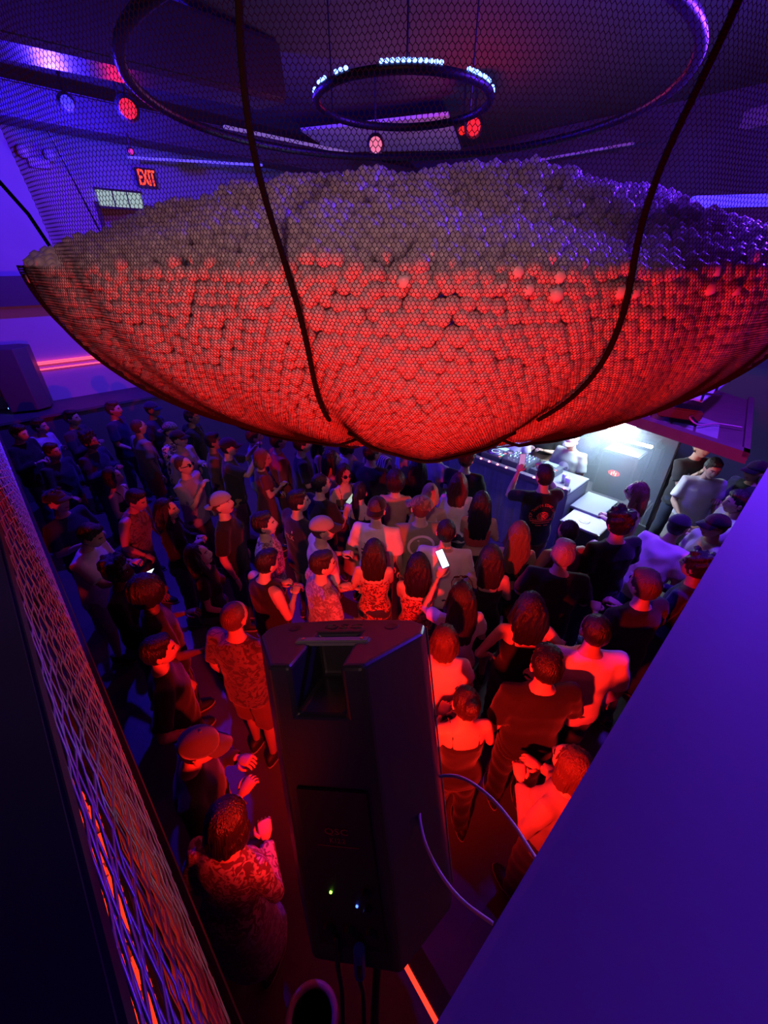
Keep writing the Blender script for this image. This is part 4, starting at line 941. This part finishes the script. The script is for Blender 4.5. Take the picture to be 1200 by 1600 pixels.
MB().tube([(fw+.001, SD*.44, SH/2-.01), (fw+.001, SD*.44, -SH/2+.01)], .0022, 6).build('grille_edge', M_chrome, spk)
MB().box((0, SD*.60, 0), (SW*.86, .006, SH*.94), 0, None, .003).build('grille', mat('grille_black', (.02, .02, .02), .5, metal=.5, bump=.8, bscale=500), spk)
# bracket holding the speaker at the balcony corner
br = empty('speaker_bracket', ab(.02, -.05, 2.1), 'black steel wall bracket carrying the big balcony loudspeaker', 'bracket'); bpy.context.view_layer.update()
pb = SM @ Vector((0, 0, -SH/2))
child(MB().box((0, 0, 0), (.03, .10, .5), 0, RM @ Matrix.Translation((.04, -.02, 2.15)), .004).build('wall_plate', M_blackm), br)
child(MB().tube([ab(.05, .0, 2.05), pb+Vector((.03, .06, -.03)), pb], .010, 8).build('arm', M_blackm), br)
# red led strip and its dark channel near the foot of the balcony
p0 = at_z(622, 1487, 1.9); p1 = at_z(690, 1612, 1.9)
ls = empty('led_strip', p0, 'short bright red LED strip in a dark channel below the loudspeaker', 'light strip'); bpy.context.view_layer.update()
M_ = frame((p0+p1)/2, p1-p0); Ln = (p1-p0).length
child(MB().box((0, 0, 0), (Ln, .012, .012), 0, M_).build('diffuser', glow('strip_red', (1, .03, .015), 2.4)), ls)
child(MB().box((0, .036, -.012), (Ln*1.02, .055, .03), 0, M_).build('channel', mat('channel_dark', (.03, .03, .032), .5)), ls)
lc = p0+Vector((0, .04, .03)); lamp('led_strip_lamp', 'SPOT', lc, RED, 440, .05, lc+Vector((0, 1, .14)), 165, .6)
# cables
def cable(name, pts, r_, m, label): return tag(MB().tube(bez(pts, 12), r_, 8).build(name, m, smooth=True), label, 'cable')
W3 = mat('cable_white', (.62, .60, .62), .4)
cable('white_cable', [at_t(770, 1443, .72), at_t(720, 1405, .76), at_t(685, 1360, .80), at_t(662, 1310, .83), at_t(655, 1262, .87), at_t(664, 1232, .92), at_t(690, 1213, .93), at_t(725, 1217, .88), at_t(765, 1245, .82), at_t(800, 1285, .76), at_t(822, 1318, .71), at_t(840, 1346, .67)], .0036, W3,
      'white cable looping from the painted ledge round the side of the loudspeaker')
lo = SM @ Vector((-.03, -SD/2-.01, -.25)); l2 = SM @ Vector((.02, -SD/2-.02, -.26))
cable('power_cable', [lo, lo+Vector((0, -.02, -.10)), at_z(535, 1560, 2.0), at_z(537, 1660, 1.6)], .006, M_black, 'thin black cable hanging from the left socket of the big loudspeaker')
c2 = cable('power_cable', [l2, l2+Vector((.0, -.02, -.10)), at_z(568, 1560, 2.0), at_z(570, 1660, 1.6)], .006, M_black, 'black cable with a blue plug hanging from the big loudspeaker')
MB().tube([l2+Vector((0, 0, .01)), l2+Vector((0, -.016, -.085))], .012, 10).build('plug', mat('plug_blue', (.02, .05, .4), .4), c2)
# bin on the floor
bc = at_z(487, 1592, .62); bn = empty('litter_bin', Vector((bc.x, bc.y, 0)), 'round dark litter bin with a violet-lit rim on the floor below the balcony', 'bin')
MB().lathe([(0, .01), (.105, 0), (.118, .60), (.112, .60), (.10, .03), (0, .03)], 28).build('bucket', mat('bin_dark', (.03, .03, .035), .5), bn, True)
MB().torus((0, 0, .61), .112, .018, 32, 8).build('rim', mat('bin_rim', (.30, .30, .30), .4), bn, True)
# ================================================================== booth
BO = at_z(888, 768, 1.2); BM = Matrix(((AX.x, BX.x, 0, BO.x), (AX.y, BX.y, 0, BO.y), (0, 0, 1, .1), (0, 0, 0, 1)))
booth = empty('dj_booth', BM, 'long grey booth with a draped front and a row of small pink lamps', 'booth')
M_booth = mat('booth_grey', (.15, .16, .20), .6, bump=.1, bscale=40, var=.2, vscale=5)
BL = 2.7
MB().box((BL/2, .33, 1.03), (BL, .66, .05), 0, None, .006).build('table_top', M_booth, booth)
MB().box((BL/2, .03, 1.085), (BL, .09, .07), 0, None, .006).build('front_lip', mat('booth_lip', (.20, .17, .18), .6), booth)
dr = MB(); n = 90; rows = []
for zz in (1.02, .75, .5, .2, -.09): rows.append([Vector((BL*k/n, -.012+.012*math.sin(k*.9)*(1.2-zz)+.01*math.sin(k*2.3), zz)) for k in range(n+1)])
fs = []; vsx = [p for r in rows for p in r]
for i in range(4):
    for k in range(n): fs.append((i*(n+1)+k, i*(n+1)+k+1, (i+1)*(n+1)+k+1, (i+1)*(n+1)+k))
dr.add(vsx, fs); dr.add([v+Vector((0, .01, 0)) for v in vsx], [f[::-1] for f in fs]); dr.build('front_drape', mat('drape_grey', (.20, .20, .25), .8, bump=.3, bscale=30, var=.35, vscale=6), booth, True)
MB().box((.015, .33, .455), (.03, .62, 1.1)).build('side_panel', mat('booth_panel', (.13, .14, .19), .55), booth)
MB().box((BL-.015, .33, .455), (.03, .62, 1.1)).build('side_panel', mat('booth_panel', (.13, .14, .19), .55), booth)
M_plamp = glow('lamp_pink', (1, .16, .30), 9)
for k in range(19):
    x = .06+k*.142
    if .55 < x < .85: continue
    MB().ell((x, .0, 1.125), (.016, .016, .012), 10, 6).build('edge_lamp', M_plamp, booth, True)
M_deck = mat('deck_top', (.10, .11, .13), .35, metal=.3); M_silver = mat('deck_silver', (.45, .47, .5), .3, metal=.7)
def deck(x, label):
    e = empty('media_player', BM @ Matrix.Translation((x, .37, 1.055)), label, 'media player')
    MB().box((0, 0, .045), (.32, .40, .09), 0, None, .008).build('body', M_deck, e)
    MB().lathe([(0, .022), (.05, .022), (.055, .018), (.10, .018), (.103, 0)], 32, M=Matrix.Translation((0, -.05, .09))).build('jog_wheel', M_silver, e, True)
    MB().lathe([(.055, .0195), (.062, .0195)], 32, M=Matrix.Translation((0, -.05, .09))).build('wheel_light', glow('wheel_glow', (.5, .8, 1), 2.5), e)
    MB().box((0, .135, .098), (.18, .10, .008)).build('screen', glow('deck_screen', (.4, .65, 1), 1.6), e)
    for k in range(4): MB().box((-.135+k*.012*0, -.15+k*.05, .094), (.026, .026, .008), 0, None, .002).build('pad', glow('pad_light_%d' % (k % 3), [(1, .2, .2), (.2, 1, .5), (.3, .5, 1)][k % 3], 2.0), e)
    MB().box((.135, -.05, .094), (.02, .16, .006)).build('pitch_slider', M_black, e)
deck(.50, 'media player with a round jog wheel at the cap-wearing disc jockey end of the booth')
deck(1.30, 'media player with a round jog wheel just beyond the mixer'); deck(1.66, 'media player with a round jog wheel next to the closed flat case')
mx = empty('dj_mixer', BM @ Matrix.Translation((.90, .37, 1.055)), 'mixer crowded with lit knobs between the media players', 'mixer')
MB().box((0, 0, .05), (.40, .40, .10), 0, None, .008).build('body', M_deck, mx)
for i in range(7):
    for j in range(5): MB().lathe([(0, .022), (.008, .022), (.010, 0)], 8, M=Matrix.Translation((-.15+i*.05, -.04+j*.048, .10))).build('knob', M_silver if (i+j) % 3 else glow('knob_lit', (.4, .9, 1), 2), mx, True)
for i in range(4): MB().box((-.135+i*.09, -.13, .104), (.014, .035, .014)).build('fader', M_silver, mx)
tag(MB().box((2.22, .36, 1.10), (.55, .52, .09), 0, None, .01).build('flat_case', mat('case_grey', (.22, .24, .28), .45), M=BM), 'flat grey case lying closed at the far end of the booth', 'case')
for k, (x, y, c, lab) in enumerate(((.12, .22, (.75, .78, .8), 'white drinks cup at the near end of the booth'), (.20, .30, (.55, .62, .7), 'pale blue cup behind the white cup on the booth'))):
    tag(MB().lathe([(0, .003), (.030, 0), (.038, .12), (.035, .12), (.028, .01), (0, .01)], 18, M=BM @ Matrix.Translation((x, y, 1.057))).build('drinks_cup', mat('cup_%d' % k, c, .4), smooth=True), lab, 'cup')
# side table and flight case next to the booth
st_ = empty('side_table', BM @ Matrix.Translation((-.22, .42, -.1)), 'dark side table with a pale blue-lit top against the booth end', 'table')
MB().box((0, 0, .93), (.40, .56, .04), 0, None, .005).build('table_top', mat('table_top', (.20, .22, .26), .35), st_)
for x in (-.17, .17):
    for y in (-.25, .25): MB().box((x, y, .455), (.045, .045, .91)).build('leg', M_blackm, st_)
fc = at_z(918, 813, .92); fm = Matrix(((AX.x, BX.x, 0, fc.x), (AX.y, BX.y, 0, fc.y), (0, 0, 1, 0), (0, 0, 0, 1)))
fcs = empty('flight_case', fm, 'pale-topped flight case with a recessed round latch plate in front of the clear screen', 'case')
MB().box((0, 0, .45), (.47, .47, .88), 0, None, .006).build('body', mat('case_dark', (.06, .06, .075), .5), fcs)
MB().box((0, 0, .905), (.48, .48, .03), 0, None, .006).build('lid', mat('case_lid', (.45, .46, .47), .4), fcs)
MB().lathe([(0, .003), (.05, .003), (.055, .006), (.065, .006), (.067, 0)], 24, M=Matrix.Translation((.02, -.04, .92))).build('latch_plate', M_silver, fcs, True)
for x in (-.235, .235):
    for y in (-.235, .235): MB().tube([(x, y, .02), (x, y, .92)], .012, 6).build('corner_edge', M_chrome, fcs)
# floor monitor with glowing red badge
mc = at_z(958, 745, .85); mM = Matrix.Translation((mc.x, mc.y, 0)) @ Matrix.Rotation(math.atan2(BX.y, BX.x)-R(90), 4, 'Z')
mon = empty('monitor_speaker', mM, 'tall dark monitor speaker with a glowing red oval badge behind the clear screen', 'loudspeaker')
MB().box((0, .2, .62), (.52, .42, 1.24), 0, None, .015).build('cabinet', mat('monitor_dark', (.05, .05, .06), .5), mon)
MB().box((0, -.015, .62), (.46, .01, 1.16)).build('grille', mat('grille_black', (.02, .02, .02), .5), mon)
bd = MB().lathe([(0, 0), (.085, 0)], 28, M=Matrix.Translation((0, -.024, .92)) @ Matrix.Diagonal((1, 1, .55, 1)) @ Matrix.Rotation(R(90), 4, 'X')); bd.build('badge', glow('badge_red', (1, .05, .02), 1.6), mon)
for k in range(3): MB().box((-.03+k*.03, -.030, .92+(.008 if k % 2 else -.008)), (.012, .006, .045)).build('badge_mark', glow('badge_mark', (1, .7, .5), 3), mon)
# stage step behind
beam('stage_step', at_z(880, 762, .35), at_z(1010, 806, .35), .45, .35, mat('step_grey', (.16, .15, .17), .6), 'grey stage step between the booth and the clear screen', 'step')
# clear screen
S0 = Vector((3.56, 4.64, 0)); SDv = Vector((-.55, .83, 0)).normalized()
sc = empty('clear_screen', S0, 'clear plastic screen with dark edges standing beside the booth', 'screen'); bpy.context.view_layer.update()
Ms = frame((S0.x, S0.y, 0), SDv)
M_glass = mat('clear_plastic', (.75, .85, 1), .06, alpha=.10, spec=.7)
child(MB().box((.75, 0, 1.26), (1.5, .008, 1.24), 0, Ms).build('pane', M_glass), sc)
child(MB().box((0, 0, 1.26), (.018, .02, 1.24), 0, Ms).build('edge_strip', M_blackm), sc)
child(MB().box((.75, 0, 1.89), (1.5, .03, .025), 0, Ms).build('top_rail', M_blackm), sc)
child(MB().box((.75, 0, .315), (1.5, .03, .63), 0, Ms).build('base_panel', mat('screen_base', (.08, .085, .11), .6)), sc)
# lit things behind the screen
def slab(name, px, py, z, size, m, label, cat, rz=0):
    p_ = at_z(px, py, z); M = Matrix.Translation(p_) @ Matrix.Rotation(math.atan2(AX.y, AX.x)+R(rz), 4, 'Z')
    return tag(MB().box((0, 0, 0), size, 0, None, min(size)*.2).build(name, m, M=M), label, cat)
slab('paper_sheet', 982, 715, 1.02, (.42, .30, .012), mat('paper_white', (.8, .82, .85), .6), 'white sheet lying on the rack behind the clear screen', 'sheet')
slab('equipment_rack', 985, 720, .5, (.9, .5, 1.0), mat('rack_dark', (.05, .06, .09), .5), 'dark equipment rack under the white sheet', 'rack')
slab('led_bar', 985, 690, 1.35, (.62, .04, .04), glow('led_white', (.6, .82, 1), 60), 'bright white LED bar behind the clear screen', 'light bar')
slab('white_light_panel', 940, 660, 1.9, (.75, .30, .03), glow('panel_white', (.66, .86, 1), 75), 'bright white light panel under the canopy edge', 'light panel')
# heap of coats
ct = MB(); cp = at_z(915, 690, 1.0)
for k in range(9): ct.ell((cp.x+.16*math.cos(k*2.1)*(k/9), cp.y+.25*math.sin(k*2.1)*(k/9), .75+.05*k*.6), (.24-.012*k, .24-.01*k, .16), 12, 8)
me = remesh(ct, .025, 2, 'coat'); fold(me, .018, 2.0, 6); me.materials.append(mat('coat_blue', (.15, .17, .22), .7, bump=.3, bscale=40)); tag(obj('coat_heap', me), 'heap of blue coats thrown on a stand behind the disc jockey', 'coats')
tag(MB().box((0, 0, .34), (.6, .5, .68), 0, Matrix.Translation((cp.x, cp.y, 0)), .01).build('coat_stand', M_black), 'black trunk under the heap of coats', 'trunk')
# canopy over the screen
cz = 2.16
c0 = at_z(1168, 716, cz); c1 = at_z(925, 636, cz); c2_ = at_z(975, 560, cz); c3 = at_z(1176, 628, cz)
cn = empty('booth_canopy', (c0+c1)/2, 'dark red wooden canopy with pale inset boards over the clear screen', 'canopy'); bpy.context.view_layer.update()
def quadslab(ps, z0, z1):
    b = [Vector((p_.x, p_.y, z0)) for p_ in ps]; t = [Vector((p_.x, p_.y, z1)) for p_ in ps]
    m = MB(); m.add(b+t, [(3, 2, 1, 0), (4, 5, 6, 7), (0, 1, 5, 4), (1, 2, 6, 5), (2, 3, 7, 6), (3, 0, 4, 7)]); return m
M_wood = mat('canopy_wood', (.16, .06, .06), .55, bump=.15, bscale=18, var=.25, vscale=6)
child(quadslab([c0, c1, c2_, c3], cz-.06, cz).build('deck', M_wood), cn)
def cpt(u, v): a = c0.lerp(c1, u); b = c3.lerp(c2_, u); return a.lerp(b, v)
for k in range(6):
    u0 = .16+k*.14; child(quadslab([cpt(u0, .10), cpt(u0+.125, .10), cpt(u0+.125, .34), cpt(u0, .34)], cz, cz+.012).build('inset_board', mat('board_beige', (.34, .28, .24), .7, var=.25, vscale=8, bump=.2, bscale=25)), cn)
child(quadslab([cpt(0, .0), cpt(1, .0), cpt(1, .05), cpt(0, .05)], cz, cz+.05).build('front_edge', M_wood), cn)
child(quadslab([cpt(0, .0), cpt(.03, .0), cpt(.03, 1), cpt(0, 1)], cz, cz+.05).build('side_edge', M_wood), cn)
child(MB().tube([Vector((S0.x, S0.y, 1.9)), Vector((S0.x, S0.y, cz-.05))], .015, 8).build('support_rod', M_chrome), cn)
pp = at_z(1062, 645, cz+.1)
pj = empty('projector', Matrix.Translation((pp.x, pp.y, cz+.06)) @ Matrix.Rotation(R(-35), 4, 'Z'), 'black projector with a red lens glow on the canopy', 'projector')
MB().box((0, 0, .06), (.40, .26, .12), 0, None, .012).build('body', M_black, pj)
MB().lathe([(0, .02), (.035, .02), (.04, 0)], 16, M=Matrix.Translation((-.20, 0, .07)) @ Matrix.Rotation(R(-90), 4, 'Y')).build('lens', glow('lens_red3', (1, .06, .03), 4), pj, True)
for k in range(5): MB().box((.205, -.08+k*.04, .06), (.004, .02, .06)).build('vent', M_blackm, pj)
for x in (-.15, .15): MB().box((x, 0, -.0), (.03, .2, .02)).build('foot', M_blackm, pj)
cable('pink_cable', [pp+Vector((.15, -.1, .02)), at_z(1078, 652, cz+.12), at_z(1092, 664, cz+.05), at_z(1120, 662, cz+.04), at_z(1160, 668, cz+.04)], .008, mat('cable_pink', (.75, .22, .30), .5), 'pink cable curling from the projector across the canopy')
# oval lattice beyond the canopy; patch of light painted as a pale panel
ov = at_z(1110, 607, 2.5); on = empty('oval_lattice', ov, 'oval lattice beyond the canopy with its patch of light painted pale', 'lattice'); bpy.context.view_layer.update()
oc = [at_z(1060+8, 622, 2.5), at_z(1075, 605, 2.5), at_z(1100, 592, 2.5), at_z(1130, 583, 2.5), at_z(1150, 582, 2.5), at_z(1143, 592, 2.5), at_z(1120, 610, 2.5), at_z(1098, 626, 2.5), at_z(1084, 622, 2.5)]
om = MB(); n = len(oc); om.add(oc+[p_+Vector((0, 0, -.02)) for p_ in oc], [tuple(range(n)), tuple(range(2*n-1, n-1, -1))]+[(k, n+k, n+(k+1) % n, (k+1) % n) for k in range(n)])
child(om.build('panel', mat('panel_lightpatch', (.62, .64, .64), .6)), on)
for (a_, b_2) in (((1072, 612), (1128, 618)), ((1090, 598), (1140, 596)), ((1112, 588), (1096, 626)), ((1132, 584), (1118, 612)), ((1090, 597), (1078, 622))):
    child(MB().tube([at_z(*a_, 2.52), at_z(*b_2, 2.52)], .012, 6).build('lattice_bar', M_blackm), on)
# ------------------------------------------------------------------ tall loudspeaker at the far left
lp = at_z(48, 640, 1.45); lM = Matrix.Translation((lp.x, lp.y, 0)) @ Matrix.Rotation(R(-62), 4, 'Z')
ls2 = empty('floor_loudspeaker', lM, 'tall dark loudspeaker on a stand before the pale wall with a small blue lamp', 'loudspeaker')
applied(prism(MB(), [(-.26, -.22), (.26, -.22), (.30, .18), (.16, .34), (-.16, .34), (-.30, .18)], 1.50, 2.50), mat('speaker_dark', (.07, .07, .075), .5), 'cabinet', .012, (), ls2)
MB().box((0, -.228, 2.0), (.46, .012, .92)).build('grille', mat('grille_dark', (.09, .09, .095), .5, bump=.8, bscale=300), ls2)
MB().tube([(0, .03, .06), (0, .03, 1.5)], .022, 10).build('stand_pole', M_blackm, ls2)
for k in range(3): MB().tube([(0, .03, .5), (.38*math.cos(k*2.1), .03+.38*math.sin(k*2.1), .02)], .014, 8).build('stand_leg', M_blackm, ls2)
MB().ell((.2, -.236, 1.56), (.016, .010, .016), 10, 6).build('status_lamp', glow('lamp_blue2', (.1, .25, 1), 14), ls2, True)
MB().lathe([(0, .002), (.04, .002), (.05, 0)], 16, M=Matrix.Translation((.0, .1, 2.50))).build('handle_cup', M_black, ls2)
# stray things
tag(MB().lathe([(0, 0), (.05, 0), (.04, .30), (0, .30)], 10, M=Matrix.Translation(at_z(130, 757, .9))).build('yellow_bag', mat('bag_yellow', (.45, .40, .05), .6)), 'small dull yellow bag hanging by the red-lit dancers', 'bag')
